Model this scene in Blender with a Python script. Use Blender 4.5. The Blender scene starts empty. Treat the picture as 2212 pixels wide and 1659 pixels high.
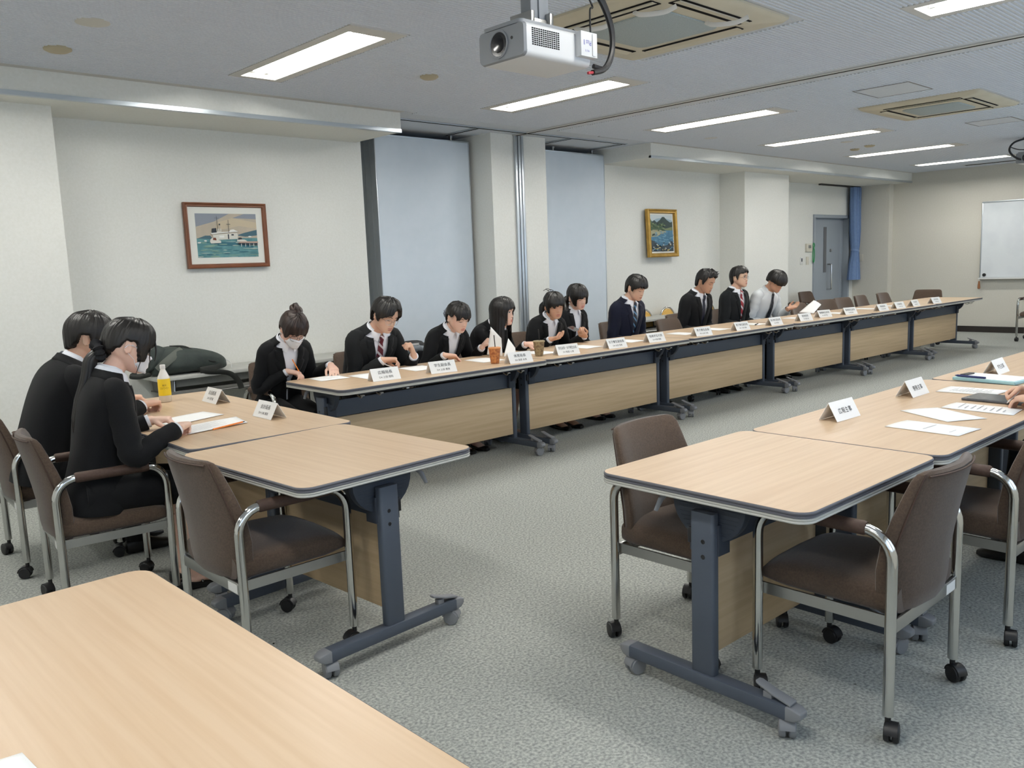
import bpy, bmesh, math, random
import numpy as np
from mathutils import Vector, Matrix, Euler
R = math.radians
SC = bpy.context.scene
COL = SC.collection
random.seed(7)

# ------------------------------------------------------------------ camera
cam_d = bpy.data.cameras.new('camera')
cam = bpy.data.objects.new('camera', cam_d)
COL.objects.link(cam)
CAM_H = 1.43
YAW, PITCH, ROLL, F_PX = R(46.5576), R(8.0923), R(2.159), 1819.18
fwd = Vector((math.cos(YAW)*math.cos(PITCH), math.sin(YAW)*math.cos(PITCH), -math.sin(PITCH)))
rgt = Vector((math.sin(YAW), -math.cos(YAW), 0))
dwn = fwd.cross(rgt)
r2 = rgt*math.cos(ROLL) + dwn*math.sin(ROLL)
d2 = dwn*math.cos(ROLL) - rgt*math.sin(ROLL)
cam.matrix_world = Matrix(((r2.x, -d2.x, -fwd.x, 0), (r2.y, -d2.y, -fwd.y, 0), (r2.z, -d2.z, -fwd.z, CAM_H), (0, 0, 0, 1)))
cam_d.sensor_fit = 'HORIZONTAL'; cam_d.sensor_width = 36.0
cam_d.lens = F_PX*36.0/2212.0
cam_d.clip_start = 0.05; cam_d.clip_end = 200
SC.camera = cam

# ------------------------------------------------------------------ world (overcast daylight outside the windows), exposure
LAMP_STRENGTH = 84.0
SKY_STRENGTH = 3.2
EXPOSURE = 0.06
w = bpy.data.worlds.new('sky'); SC.world = w; w.use_nodes = True
bg = w.node_tree.nodes['Background']
bg.inputs['Color'].default_value = (0.62, 0.78, 1.0, 1); bg.inputs['Strength'].default_value = SKY_STRENGTH
SC.view_settings.view_transform = 'Standard'
SC.view_settings.look = 'None'
SC.view_settings.exposure = EXPOSURE
SC.view_settings.gamma = 1.0
SC.view_settings.use_curve_mapping = False
SC.cycles.max_bounces = 7
SC.cycles.diffuse_bounces = 5
SC.cycles.glossy_bounces = 3
SC.cycles.transparent_max_bounces = 8
SC.cycles.caustics_reflective = False
SC.cycles.caustics_refractive = False
SC.cycles.sample_clamp_indirect = 4.0
SC.cycles.use_denoising = True

# ------------------------------------------------------------------ materials
def lin(c):
    o = []
    for v in c[:3]:
        v = v/255.0
        o.append(v/12.92 if v <= 0.04045 else ((v+0.055)/1.055)**2.4)
    return (o[0], o[1], o[2], 1.0)
MATS = {}
def mat(name, c, rough=0.5, metal=0.0, c2=None, nscale=30.0, stretch=None, bump=0.0, bscale=None, spec=0.5, trans=0.0, ior=1.45, alpha=1.0, emit=None, estr=0.0, sheen=0.0, coat=0.0, detail=4.0, lo=0.35, hi=0.65):
    if name in MATS: return MATS[name]
    m = bpy.data.materials.new(name); m.use_nodes = True
    nt = m.node_tree; b = nt.nodes['Principled BSDF']
    b.inputs['Base Color'].default_value = lin(c)
    b.inputs['Roughness'].default_value = rough
    b.inputs['Metallic'].default_value = metal
    b.inputs['Specular IOR Level'].default_value = spec
    b.inputs['IOR'].default_value = ior
    b.inputs['Transmission Weight'].default_value = trans
    b.inputs['Alpha'].default_value = alpha
    b.inputs['Sheen Weight'].default_value = sheen
    b.inputs['Coat Weight'].default_value = coat
    if emit: b.inputs['Emission Color'].default_value = lin(emit); b.inputs['Emission Strength'].default_value = estr
    if c2 is not None or bump > 0:
        tc = nt.nodes.new('ShaderNodeTexCoord'); mp = nt.nodes.new('ShaderNodeMapping')
        nt.links.new(tc.outputs['Object'], mp.inputs['Vector'])
        if stretch: mp.inputs['Scale'].default_value = stretch
        nz = nt.nodes.new('ShaderNodeTexNoise'); nz.inputs['Scale'].default_value = nscale; nz.inputs['Detail'].default_value = detail
        nt.links.new(mp.outputs['Vector'], nz.inputs['Vector'])
        if c2 is not None:
            rp = nt.nodes.new('ShaderNodeValToRGB')
            rp.color_ramp.elements[0].position = lo; rp.color_ramp.elements[1].position = hi
            rp.color_ramp.elements[0].color = lin(c); rp.color_ramp.elements[1].color = lin(c2)
            nt.links.new(nz.outputs['Fac'], rp.inputs['Fac']); nt.links.new(rp.outputs['Color'], b.inputs['Base Color'])
        if bump > 0:
            src = nz
            if bscale:
                src = nt.nodes.new('ShaderNodeTexNoise'); src.inputs['Scale'].default_value = bscale; src.inputs['Detail'].default_value = 3
                nt.links.new(mp.outputs['Vector'], src.inputs['Vector'])
            bp = nt.nodes.new('ShaderNodeBump'); bp.inputs['Strength'].default_value = bump; bp.inputs['Distance'].default_value = 0.004
            nt.links.new(src.outputs['Fac'], bp.inputs['Height']); nt.links.new(bp.outputs['Normal'], b.inputs['Normal'])
    MATS[name] = m
    return m
M_WALL = mat('wall_paper', (224, 224, 217), 0.9, c2=(228, 228, 222), nscale=60, bump=0.12, bscale=220, spec=0.2)
M_BEIGE = mat('wall_beige', (207, 204, 193), 0.9, c2=(211, 208, 198), nscale=60, bump=0.12, bscale=220, spec=0.2)
M_CEIL = mat('ceiling_board', (204, 209, 215), 0.95, c2=(212, 216, 221), nscale=90, bump=0.15, bscale=300, spec=0.1)
M_CEILP = mat('ceiling_trim', (205, 204, 200), 0.9, spec=0.2)
M_GROOVE = mat('dark_gap', (28, 26, 26), 0.9, spec=0.1)
M_CARPET = mat('carpet', (134, 137, 134), 1.0, c2=(186, 188, 181), nscale=95, bump=0.4, bscale=260, spec=0.0, detail=8, lo=0.34, hi=0.66)
M_BASEB = mat('baseboard_dark', (36, 31, 29), 0.5)
M_ALU = mat('aluminium', (196, 203, 208), 0.32, 0.7)
M_PANEL = mat('partition_panel', (204, 214, 222), 0.38, 0.0, c2=(208, 217, 225), nscale=8, bump=0.02, bscale=300, spec=0.5)
M_WOOD = mat('beech_laminate', (206, 180, 150), 0.36, c2=(197, 169, 138), nscale=3.0, stretch=(0.6, 16.0, 16.0), detail=9, lo=0.36, hi=0.66, spec=0.45)
M_WOODP = mat('beech_panel', (196, 172, 138), 0.5, c2=(184, 160, 126), nscale=3.0, stretch=(0.6, 16.0, 16.0), detail=8)
M_EDGE = mat('edge_grey', (92, 92, 98), 0.4)
M_EDGEL = mat('edge_light', (190, 188, 180), 0.4)
M_NAVY = mat('table_frame_grey', (72, 79, 90), 0.45, spec=0.4)
M_NAVYD = mat('table_plate_dark', (46, 53, 64), 0.55)
M_CAP = mat('grey_plastic', (124, 126, 130), 0.5)
M_BLACKP = mat('black_plastic', (26, 26, 28), 0.45)
M_CHROME = mat('chrome', (205, 205, 203), 0.13, 1.0)
M_SATIN = mat('satin_metal', (176, 176, 174), 0.3, 1.0)
M_BROWN = mat('brown_fabric', (74, 61, 52), 0.95, c2=(86, 72, 61), nscale=160, bump=0.25, bscale=500, spec=0.1, sheen=0.25)
M_BROWND = mat('brown_arm_vinyl', (66, 50, 43), 0.6, c2=(72, 56, 48), nscale=120, spec=0.3)
M_WHITEP = mat('white_plastic', (226, 226, 224), 0.4)
M_IVORY = mat('ivory_plastic', (212, 207, 192), 0.5)
M_PAPER = mat('paper', (238, 238, 236), 0.85, spec=0.2)
M_INK = mat('ink', (24, 24, 28), 0.8, spec=0.1)
M_INKG = mat('ink_grey', (150, 152, 158), 0.8, spec=0.1)
M_GLASS = mat('clear_plastic', (240, 244, 244), 0.08, trans=1.0, ior=1.2)

def glass_pane_mat():
    m = bpy.data.materials.new('window_glass'); m.use_nodes = True; nt = m.node_tree
    for n in list(nt.nodes): nt.nodes.remove(n)
    o = nt.nodes.new('ShaderNodeOutputMaterial'); mx = nt.nodes.new('ShaderNodeMixShader')
    t = nt.nodes.new('ShaderNodeBsdfTransparent'); g = nt.nodes.new('ShaderNodeBsdfGlossy')
    g.inputs['Roughness'].default_value = 0.03; mx.inputs[0].default_value = 0.08
    nt.links.new(t.outputs[0], mx.inputs[1]); nt.links.new(g.outputs[0], mx.inputs[2]); nt.links.new(mx.outputs[0], o.inputs['Surface'])
    return m
M_PANE = glass_pane_mat()

# ------------------------------------------------------------------ mesh building
def rrect(x0, x1, y0, y1, r, n=6):
    pts = []
    for cx, cy, a0 in ((x1-r, y1-r, 0), (x0+r, y1-r, 90), (x0+r, y0+r, 180), (x1-r, y0+r, 270)):
        for i in range(n+1):
            a = R(a0+90*i/n); pts.append((cx+r*math.cos(a), cy+r*math.sin(a)))
    return pts
class MB:
    def __init__(s): s.v = []; s.f = []; s.m = []
    def add(s, vs, fs, mi=0):
        o = len(s.v); s.v += [tuple(p) for p in vs]
        for f in fs: s.f.append(tuple(i+o for i in f)); s.m.append(mi)
        return s
    def box(s, x0, x1, y0, y1, z0, z1, mi=0, mx=None):
        vs = [(x, y, z) for z in (z0, z1) for x, y in ((x0, y0), (x1, y0), (x1, y1), (x0, y1))]
        if mx is not None: vs = [mx @ Vector(p) for p in vs]
        return s.add(vs, [(3, 2, 1, 0), (4, 5, 6, 7), (0, 1, 5, 4), (1, 2, 6, 5), (2, 3, 7, 6), (3, 0, 4, 7)], mi)
    def loft(s, rings, caps=(True, True), closed=True, mi=0, flip=False):
        n = len(rings[0]); vs = [p for r in rings for p in r]; fs = []
        for k in range(len(rings)-1):
            for i in range(n if closed else n-1):
                j = (i+1) % n; a, b, c, d = k*n+i, k*n+j, (k+1)*n+j, (k+1)*n+i
                fs.append((d, c, b, a) if flip else (a, b, c, d))
        if closed and caps[0]: fs.append(tuple(range(n)) if flip else tuple(reversed(range(n))))
        if closed and caps[1]:
            t = tuple((len(rings)-1)*n+i for i in range(n)); fs.append(tuple(reversed(t)) if flip else t)
        return s.add(vs, fs, mi)
    def prism(s, pts, z0, z1, mi=0, mx=None):
        rings = [[(x, y, z) for x, y in pts] for z in (z0, z1)]
        if mx is not None: rings = [[mx @ Vector(p) for p in r] for r in rings]
        return s.loft(rings, mi=mi)
    def tube(s, path, rad, n=12, caps=(True, True), mi=0, flat=1.0, up=None):
        P = [Vector(p) for p in path]; rr = rad if isinstance(rad, (list, tuple)) else [rad]*len(P)
        T = []
        for i in range(len(P)):
            t = (P[min(i+1, len(P)-1)]-P[max(i-1, 0)]); T.append(t.normalized() if t.length > 1e-9 else Vector((0, 0, 1)))
        u = Vector(up) if up else (Vector((0, 0, 1)) if abs(T[0].z) < 0.9 else Vector((1, 0, 0)))
        u = (u-T[0]*u.dot(T[0])).normalized(); rings = []
        for i, p in enumerate(P):
            u = (u-T[i]*u.dot(T[i]))
            u = u.normalized() if u.length > 1e-6 else T[i].orthogonal().normalized()
            v = T[i].cross(u); r = rr[i]
            rx, ry = (r, r*flat) if not isinstance(r, (list, tuple)) else r
            rings.append([p+u*(rx*math.cos(2*math.pi*k/n))+v*(ry*math.sin(2*math.pi*k/n)) for k in range(n)])
        return s.loft(rings, caps, mi=mi)
    def lathe(s, prof, c=(0, 0, 0), n=24, mi=0, caps=(True, True), axis='z'):
        rings = []
        for r, z in prof:
            ring = []
            for k in range(n):
                a = 2*math.pi*k/n; x, y = r*math.cos(a), r*math.sin(a)
                p = (x, y, z) if axis == 'z' else ((z, x, y) if axis == 'x' else (y, z, x))
                ring.append((c[0]+p[0], c[1]+p[1], c[2]+p[2]))
            rings.append(ring)
        return s.loft(rings, caps, mi=mi)
    def ball(s, c, r, nu=16, nv=10, mi=0, mx=None):
        rx, ry, rz = r if isinstance(r, (tuple, list)) else (r, r, r); rings = []
        for k in range(nv+1):
            a = -math.pi/2+math.pi*k/nv; cr = max(math.cos(a), 1e-3)
            rings.append([Vector((rx*cr*math.cos(2*math.pi*i/nu), ry*cr*math.sin(2*math.pi*i/nu), rz*math.sin(a))) for i in range(nu)])
        if mx is not None: rings = [[mx @ p for p in r_] for r_ in rings]
        rings = [[p+Vector(c) for p in r_] for r_ in rings]
        return s.loft(rings, mi=mi)
    def build(s, name, mats, parent=None, bevel=0.0, seg=2, sharp=42, sub=0, solid=0.0):
        me = bpy.data.meshes.new(name); me.from_pydata([tuple(p) for p in s.v], [], s.f)
        if not isinstance(mats, (list, tuple)): mats = [mats]
        for m in mats: me.materials.append(m)
        if any(s.m): me.polygons.foreach_set('material_index', s.m)
        if bevel > 0:
            bm = bmesh.new(); bm.from_mesh(me)
            ed = [e for e in bm.edges if len(e.link_faces) == 2 and e.calc_face_angle(0) > R(35)]
            bmesh.ops.bevel(bm, geom=ed, offset=bevel, segments=seg, profile=0.5, affect='EDGES', clamp_overlap=True)
            bm.to_mesh(me); bm.free()
        me.polygons.foreach_set('use_smooth', [True]*len(me.polygons))
        me.set_sharp_from_angle(angle=R(sharp))
        o = bpy.data.objects.new(name, me); COL.objects.link(o)
        if parent is not None: o.parent = parent
        if solid:
            md = o.modifiers.new('thickness', 'SOLIDIFY'); md.thickness = solid; md.offset = -1
        if sub:
            md = o.modifiers.new('smooth', 'SUBSURF'); md.levels = sub; md.render_levels = sub
        return o
def tag(o, label=None, cat=None, group=None, kind=None):
    if label: o['label'] = label
    if cat: o['category'] = cat
    if group: o['group'] = group
    if kind: o['kind'] = kind
    return o
def thing(name, label, cat, loc=(0, 0, 0), rz=0.0, group=None):
    o = bpy.data.objects.new(name, None); COL.objects.link(o); o.empty_display_size = 0.1
    o.location = loc; o.rotation_euler = (0, 0, rz)
    return tag(o, label, cat, group)
def struct(o): o['kind'] = 'structure'; return o
KIDS = {}
def kids(o):
    return [c for c in COL.objects if c.parent == o]
def dup_tree(o, parent=None, skip=()):
    c = o.copy(); COL.objects.link(c)
    if parent is not None: c.parent = parent
    for ch in kids(o):
        if ch.name.split('.')[0] in skip: continue
        dup_tree(ch, c, skip)
    return c
def dup(o, loc, rz, label, skip=(), sx=1.0):
    c = dup_tree(o, None, skip); c.location = loc; c.rotation_euler = (0, 0, rz); c.scale = (sx, 1, 1)
    c['label'] = label
    return c
def bez(pts, n=8):
    P = [Vector(p) for p in pts]; out = []
    for i in range(len(P)-1):
        a = P[max(i-1, 0)]; b = P[i]; c = P[i+1]; d = P[min(i+2, len(P)-1)]
        for k in range(n):
            t = k/n
            out.append(0.5*((2*b)+(c-a)*t+(2*a-5*b+4*c-d)*t*t+(3*b-a-3*c+d)*t**3))
    out.append(P[-1]); return out
FONT_CACHE = {}
def text_geo(body):
    """flat lettering, centred, unit box: (verts 2D, faces, width, height)"""
    if body in FONT_CACHE: return FONT_CACHE[body]
    cu = bpy.data.curves.new('lettering_curve', 'FONT'); cu.body = body; cu.align_x = 'CENTER'; cu.align_y = 'CENTER'; cu.resolution_u = 3
    ob = bpy.data.objects.new('lettering_curve', cu); COL.objects.link(ob)
    bpy.context.view_layer.update()
    me = bpy.data.meshes.new_from_object(ob.evaluated_get(bpy.context.evaluated_depsgraph_get()))
    vs = [(v.co.x, v.co.y) for v in me.vertices]; fs = [tuple(p.vertices) for p in me.polygons]
    bpy.data.objects.remove(ob); bpy.data.curves.remove(cu); bpy.data.meshes.remove(me)
    if not vs: vs = [(0, 0)]
    xs = [p[0] for p in vs]; ys = [p[1] for p in vs]
    cx, cy = (min(xs)+max(xs))/2, (min(ys)+max(ys))/2
    r = ([(x-cx, y-cy) for x, y in vs], fs, max(max(xs)-min(xs), 1e-4), max(max(ys)-min(ys), 1e-4))
    FONT_CACHE[body] = r; return r
def put_text(mb, body, o, ux, uy, wd, ht, mi=0, squeeze=True):
    """lettering on the plane through o spanned by unit vectors ux, uy, fitted into wd x ht"""
    vs, fs, w0, h0 = text_geo(body); sy = ht/h0; sx = min(sy, wd/w0) if squeeze else wd/w0
    o, ux, uy = Vector(o), Vector(ux), Vector(uy)
    mb.add([o+ux*(x*sx)+uy*(y*sy) for x, y in vs], fs, mi)
# ================================================================== THE ROOM
ZC = 2.745; X0, X1, Y0 = -3.0, 15.5, -0.6
LX = [-1.6, 0.65, 2.89, 5.13, 7.365, 9.61, 11.88, 14.17]
LY = [(4.13, 5.43), (0.66, 1.96)]
def flat_cells(mb, x0, x1, y0, y1, z, holes, down=True, mi=0):
    xs = sorted({x0, x1} | {v for h in holes for v in h[:2] if x0 < v < x1}); ys = sorted({y0, y1} | {v for h in holes for v in h[2:] if y0 < v < y1})
    for a, b in zip(xs, xs[1:]):
        for c, d in zip(ys, ys[1:]):
            mx, my = (a+b)/2, (c+d)/2
            if any(h[0] < mx < h[1] and h[2] < my < h[3] for h in holes): continue
            q = [(a, c, z), (b, c, z), (b, d, z), (a, d, z)]
            mb.add(q, [(3, 2, 1, 0) if down else (0, 1, 2, 3)], mi)
# floor
mb = MB(); mb.add([(X0, Y0, 0), (X1, Y0, 0), (X1, 7.15, 0), (X0, 7.15, 0)], [(0, 1, 2, 3)])
struct(mb.build('floor', M_CARPET))
# ceiling: board with real ribs running along the room, left plain round lamps, cassettes and rail
mb = MB()
holes = [(x-0.125, x+0.125, y0, y1) for x in LX for y0, y1 in LY]
flat_cells(mb, X0, X1, Y0, 7.15, ZC, holes)
AC = [(3.50, 4.60, 2.47, 3.59), (7.95, 9.06, 2.56, 3.60)]
plain = [(x-0.2, x+0.2, y0-0.13, y1+0.06) for x in LX for y0, y1 in LY] + [(a-0.03, b+0.12, c-0.03, d+0.03) for a, b, c, d in AC] + [(6.12, 6.42, -1, 7), (X0-1, 4.6, 5.9, 8), (4.5, 8.1, 5.98, 8), (8.0, 16, 5.95, 8)]
y = Y0+0.02; hz = 0.0075
while y < 6.0:
    iv = [(X0+0.02, X1-0.02)]
    for a, b, c, d in plain:
        if c < y < d:
            nv = []
            for p, q in iv:
                if b <= p or a >= q: nv.append((p, q)); continue
                if a > p: nv.append((p, a))
                if b < q: nv.append((b, q))
            iv = nv
    for p, q in iv:
        pr = [(-0.0095, 0), (-0.006, -hz), (0.006, -hz), (0.0095, 0)]
        mb.loft([[(xx, y+u, ZC+v) for u, v in pr] for xx in (p, q)], caps=(True, True))
    y += 0.029
struct(mb.build('ceiling', M_CEIL))
# walls on the left, following bays and columns
plan = [(-3, 6.26), (1.82, 6.26), (1.82, 6.67), (4.52, 6.67), (4.52, 7.1), (5.9, 7.1), (5.9, 6.41), (6.69, 6.41), (6.69, 7.1), (8.04, 7.1), (8.04, 6.76), (10.63, 6.78), (10.63, 6.38), (11.86, 6.38), (11.86, 6.97), (13.80, 6.97)]
def wall_strip(mb, pl, z0, z1, mi=0):
    for (ax, ay), (bx, by) in zip(pl, pl[1:]):
        mb.add([(ax, ay, z0), (bx, by, z0), (bx, by, z1), (ax, ay, z1)], [(0, 1, 2, 3)], mi)
mb = MB(); wall_strip(mb, plan, 0, ZC)
wall_strip(mb, [(13.80, 6.97), (15.14, 6.97)], 2.06, ZC); wall_strip(mb, [(15.14, 6.97), (15.33, 6.97)], 0, ZC)
wall_strip(mb, [(13.80, 6.97), (13.80, 7.12)], 0, 2.06); wall_strip(mb, [(13.80, 7.12), (15.14, 7.12)], 0, 2.06); wall_strip(mb, [(15.14, 7.12), (15.14, 6.97)], 0, 2.06)
struct(mb.build('wall_left', M_WALL, sharp=20))
mb = MB(); wall_strip(mb, [(15.33, 6.97), (15.33, 6.33), (15.5, 6.33), (15.5, Y0)], 0, ZC)
struct(mb.build('wall_far', M_BEIGE, sharp=20))
mb = MB(); wall_strip(mb, [(X0, Y0), (X0, 6.26)], 0, ZC); struct(mb.build('wall_rear', M_WALL))
# wall on the right with windows
WIN = [(-2.3, -0.3), (0.2, 2.2), (2.7, 4.7), (5.2, 7.2), (7.7, 9.7), (10.2, 12.2), (12.7, 14.7)]
mb = MB(); edges = [X0]+[v for ab in WIN for v in ab]+[X1]
mb.box(X0, X1, Y0-0.15, Y0, 0, 0.95); mb.box(X0, X1, Y0-0.15, Y0, 2.25, ZC)
for i in range(0, len(edges), 2): mb.box(edges[i], edges[i+1], Y0-0.15, Y0, 0.95, 2.25)
struct(mb.build('wall_right', M_WALL))
for i, (a, b) in enumerate(WIN):
    mb = MB(); f = 0.04; ym = Y0-0.09
    for x0, x1, z0, z1 in ((a, b, 0.95, 0.95+f), (a, b, 2.25-f, 2.25), (a, a+f, 0.95+f, 2.25-f), (b-f, b, 0.95+f, 2.25-f), ((a+b)/2-f/2, (a+b)/2+f/2, 0.95+f, 2.25-f)):
        mb.box(x0, x1, ym-0.03, ym+0.03, z0, z1)
    o = struct(mb.build('window_%d' % (i+1), M_ALU))
    mb = MB(); mb.box(a+f, b-f, ym-0.003, ym+0.003, 0.95+f, 2.25-f); mb.build('window_pane', M_PANE, o)
# boxed beams above the left bays, with a metal edge strip
for i, (a, b, ya) in enumerate(((X0, 4.47, 5.975), (8.02, 15.5, 6.02))):
    mb = MB(); mb.box(a, b, ya, 7.0, 2.58, ZC+0.002); o = struct(mb.build('trim_%d' % (i+1), M_WALL))
    mb = MB(); mb.box(a, b+0.002, ya-0.006, ya+0.03, 2.574, 2.603); mb.build('edge_strip', M_ALU, o)
    mb = MB(); mb.box(a, b, ya-0.07, ya-0.001, ZC-0.006, ZC-0.001); mb.build('ceiling_margin', M_CEILP, o)
# baseboards
mb = MB()
for (ax, ay), (bx, by) in zip(plan, plan[1:]):
    if ay == by or abs(ay-by) < 0.05: mb.box(ax, bx, min(ay, by)-0.012, max(ay, by)+0.002, 0, 0.1)
    else: mb.box(ax-0.012, ax+0.012, min(ay, by), max(ay, by), 0, 0.1)
struct(mb.build('baseboard_left', M_BASEB))
mb = MB(); mb.box(15.485, 15.502, Y0, 6.33, 0, 0.1); mb.box(15.315, 15.332, 6.33, 6.97, 0, 0.1); struct(mb.build('baseboard_far', M_BASEB))
# ceiling rails of the sliding partition
mb = MB()
def rail(mb, x0, x1, y0, y1):
    mb.box(x0, x1, y0, y1, ZC-0.010, ZC-0.001, 0)
    if x1-x0 > y1-y0: mb.box(x0, x1, (y0+y1)/2-0.011, (y0+y1)/2+0.011, ZC-0.0115, ZC-0.0099, 1)
    else: mb.box((x0+x1)/2-0.011, (x0+x1)/2+0.011, y0, y1, ZC-0.0115, ZC-0.0099, 1)
rail(mb, 6.205, 6.285, Y0, 6.41)
o = struct(mb.build('trim_3', [M_CEILP, M_GROOVE]))
mb = MB(); rail(mb, 4.47, 7.83, 6.205, 6.26)
for xx in (4.64, 5.60, 6.935, 7.80): rail(mb, xx-0.028, xx+0.028, 6.26, 6.74)
struct(mb.build('trim_4', [M_ALU, M_GROOVE]))
mb = MB()
for xx in (6.215, 6.262, 6.305): mb.box(xx, xx+0.034, 6.385, 6.412, 0.0, ZC-0.005, 0)
mb.box(6.247, 6.264, 6.395, 6.411, 0, ZC-0.006, 1); mb.box(6.294, 6.306, 6.395, 6.411, 0, ZC-0.006, 1)
struct(mb.build('trim_5', [M_ALU, M_NAVY], bevel=0.003))
mb = MB(); mb.box(14.93, 15.08, 0.4, 5.02, ZC-0.009, ZC-0.001, 0); mb.box(14.96, 15.05, 0.43, 4.99, ZC-0.012, ZC-0.008, 1)
struct(mb.build('trim_6', [M_CEILP, M_GROOVE]))
# ------------------------------------------------ stored partition panels
def stack(name, x0, x1, y, n, ztop, label):
    t = thing(name, label, 'partition', ((x0+x1)/2, y+0.05, 0), 0, 'sliding partition panels stored in the wall bays')
    for k in range(n):
        mb = MB(); yy = k*0.088; hx = (x1-x0)/2
        mb.box(-hx+0.012, hx-0.012, yy-0.05, yy+0.03, 0.03, ztop, 0)
        p = mb.build('panel', [M_PANEL], t)
        mb = MB()
        for sx in (-1, 1): mb.box(sx*hx-0.012 if sx > 0 else -hx, hx if sx > 0 else -hx+0.012, yy-0.054, yy+0.032, 0.03, ztop, 0)
        mb.box(-hx+0.012, hx-0.012, yy-0.054, yy+0.032, ztop-0.014, ztop+0.001, 0)
        mb.build('metal_edge', M_ALU, p, bevel=0.004)
    mb = MB()
    for sx in (-0.36, 0.36):
        mb.lathe([(0.011, ztop), (0.011, ZC-0.03), (0.02, ZC-0.03), (0.02, ZC-0.012)], (sx*(x1-x0)/1.1, -0.01, 0), n=10)
    mb.build('hanger_roller', M_SATIN, t)
    return t
stack('partition_panel', 4.69, 5.86, 6.70, 4, 2.685, 'wide stack of pale blue sliding partition panels left of the middle column')
stack('partition_panel', 7.0, 8.03, 6.72, 3, 2.685, 'narrower stack of pale blue sliding partition panels right of the middle column')
# ------------------------------------------------ door in the far bay
M_DOOR = mat('door_paint', (152, 160, 168), 0.45)
mb = MB()
for x0, x1, z0, z1 in ((13.79, 13.85, 0, 2.02), (13.79, 15.15, 2.02, 2.075), (15.09, 15.15, 0, 2.02)): mb.box(x0, x1, 6.945, 7.11, z0, z1)
o = struct(mb.build('door_1', M_DOOR, bevel=0.004))
mb = MB(); mb.box(13.85, 14.93, 7.03, 7.07, 0.01, 2.02); mb.box(14.93, 15.09, 7.05, 7.09, 0.01, 2.02); mb.build('door_leaf', M_DOOR, o, bevel=0.003)
mb = MB(); mb.box(14.30, 14.40, 7.022, 7.032, 1.08, 1.87); mb.build('door_window', mat('door_slit_glass', (98, 100, 104), 0.15), o)
mb = MB(); mb.tube(bez([(14.45, 7.03, 0.78), (14.45, 6.96, 0.785), (14.45, 6.95, 0.84), (14.45, 6.95, 1.16), (14.45, 6.96, 1.215), (14.45, 7.03, 1.22)], 5), 0.015, 10); mb.build('door_handle', M_CHROME, o)
mb = MB(); mb.lathe([(0.026, 7.01), (0.026, 7.035)], (0, 0, 0), 16, axis='y'); 
for i in range(len(mb.v)): mb.v[i] = (mb.v[i][0]+14.56, mb.v[i][1], mb.v[i][2]+1.46)
mb.build('door_lock', M_SATIN, o)
# plates by the door
def plate(name, x, z, wx, hz_, m, label, cat, m2=None, inner=None, y=6.97, d=0.012):
    t = thing(name, label, cat, (x, y, z)); mb = MB(); mb.box(-wx/2, wx/2, -d, 0, -hz_/2, hz_/2); mb.build('cover', m, t, bevel=0.003)
    if inner: mb = MB(); mb.box(inner[0], inner[1], -d-0.004, -d+0.001, inner[2], inner[3]); mb.build('face', m2, t)
    return t
plate('thermostat', 13.625, 1.52, 0.2, 0.135, M_IVORY, 'ivory thermostat box with a grey display left of the far door', 'thermostat', mat('lcd', (120, 122, 120), 0.3), (-0.04, 0.05, -0.01, 0.04), d=0.03)
plate('wall_switch', 13.39, 1.30, 0.085, 0.12, M_WHITEP, 'white switch plate with a dark rocker, leftmost beside the far door', 'switch', mat('rocker', (90, 92, 98), 0.4), (-0.018, 0.022, -0.01, 0.045))
plate('wall_switch', 13.60, 1.30, 0.085, 0.13, M_IVORY, 'ivory switch plate hanging right below the thermostat', 'switch', M_IVORY, (-0.015, 0.015, -0.02, 0.02))
t = thing('wall_switch', 'grey switch plate on the alcove wall right of the blue curtain', 'switch', (15.33, 6.815, 1.31)); mb = MB(); mb.box(-0.012, 0, -0.037, 0.037, -0.065, 0.065); mb.build('cover', M_IVORY, t, bevel=0.003)
M_GREEN = mat('green_loop', (58, 150, 92), 0.5)
mb = MB(); pts = [(0.028*math.sin(a), -0.03, 0.055+0.038*math.cos(a)) for a in [2*math.pi*k/20 for k in range(21)]]
mb.tube(pts, 0.008, 8); mb.tube([(0.03*math.sin(2*math.pi*k/24)*1.0, -0.03, -0.11+0.12*math.cos(2*math.pi*k/24)) for k in range(25)], 0.008, 8)
o = mb.build('cord_loop', M_GREEN); o.location = (13.77, 6.97, 1.50); tag(o, 'green looped cord hanging on the wall between thermostat and door', 'cord')
# blue edge of a poster on the hidden side of the right hand column
t = thing('wall_poster', 'blue and white paper notice edge on the right side of the far column', 'poster', (11.862, 6.52, 1.45)); mb = MB(); mb.box(0, 0.004, -0.13, 0.1, -0.33, 0.22); mb.build('sheet', M_PAPER, t)
mb = MB(); mb.box(-0.002, 0.006, -0.135, -0.02, -0.03, 0.12); mb.build('blue_band', mat('poster_blue', (72, 80, 178), 0.6), t)
# curtain on its track
M_CURT = mat('curtain_blue', (116, 142, 182), 0.9, c2=(108, 134, 176), nscale=30, sheen=0.3)
t = thing('curtain', 'blue curtain tied in the middle beside the far door', 'curtain', (15.16, 6.86, 0))
mb = MB(); rings = []
for z, wd, dp, cx in ((2.56, 0.16, 0.05, 0), (2.2, 0.155, 0.05, 0.0), (1.8, 0.145, 0.055, 0.01), (1.55, 0.11, 0.05, 0.02), (1.46, 0.095, 0.045, 0.02), (1.40, 0.10, 0.045, 0.02), (1.2, 0.14, 0.055, 0.0), (1.0, 0.165, 0.065, -0.01), (0.92, 0.17, 0.07, -0.015)):
    rings.append([(cx+wd*math.cos(a)*(1+0.03*math.sin(9*a)), dp*math.sin(a)*(1+0.35*math.sin(17*a))+0.012*math.sin(23*a), z) for a in [2*math.pi*k/96 for k in range(96)]])
mb.loft(rings); mb.build('fabric', M_CURT, t, sharp=70)
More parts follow.
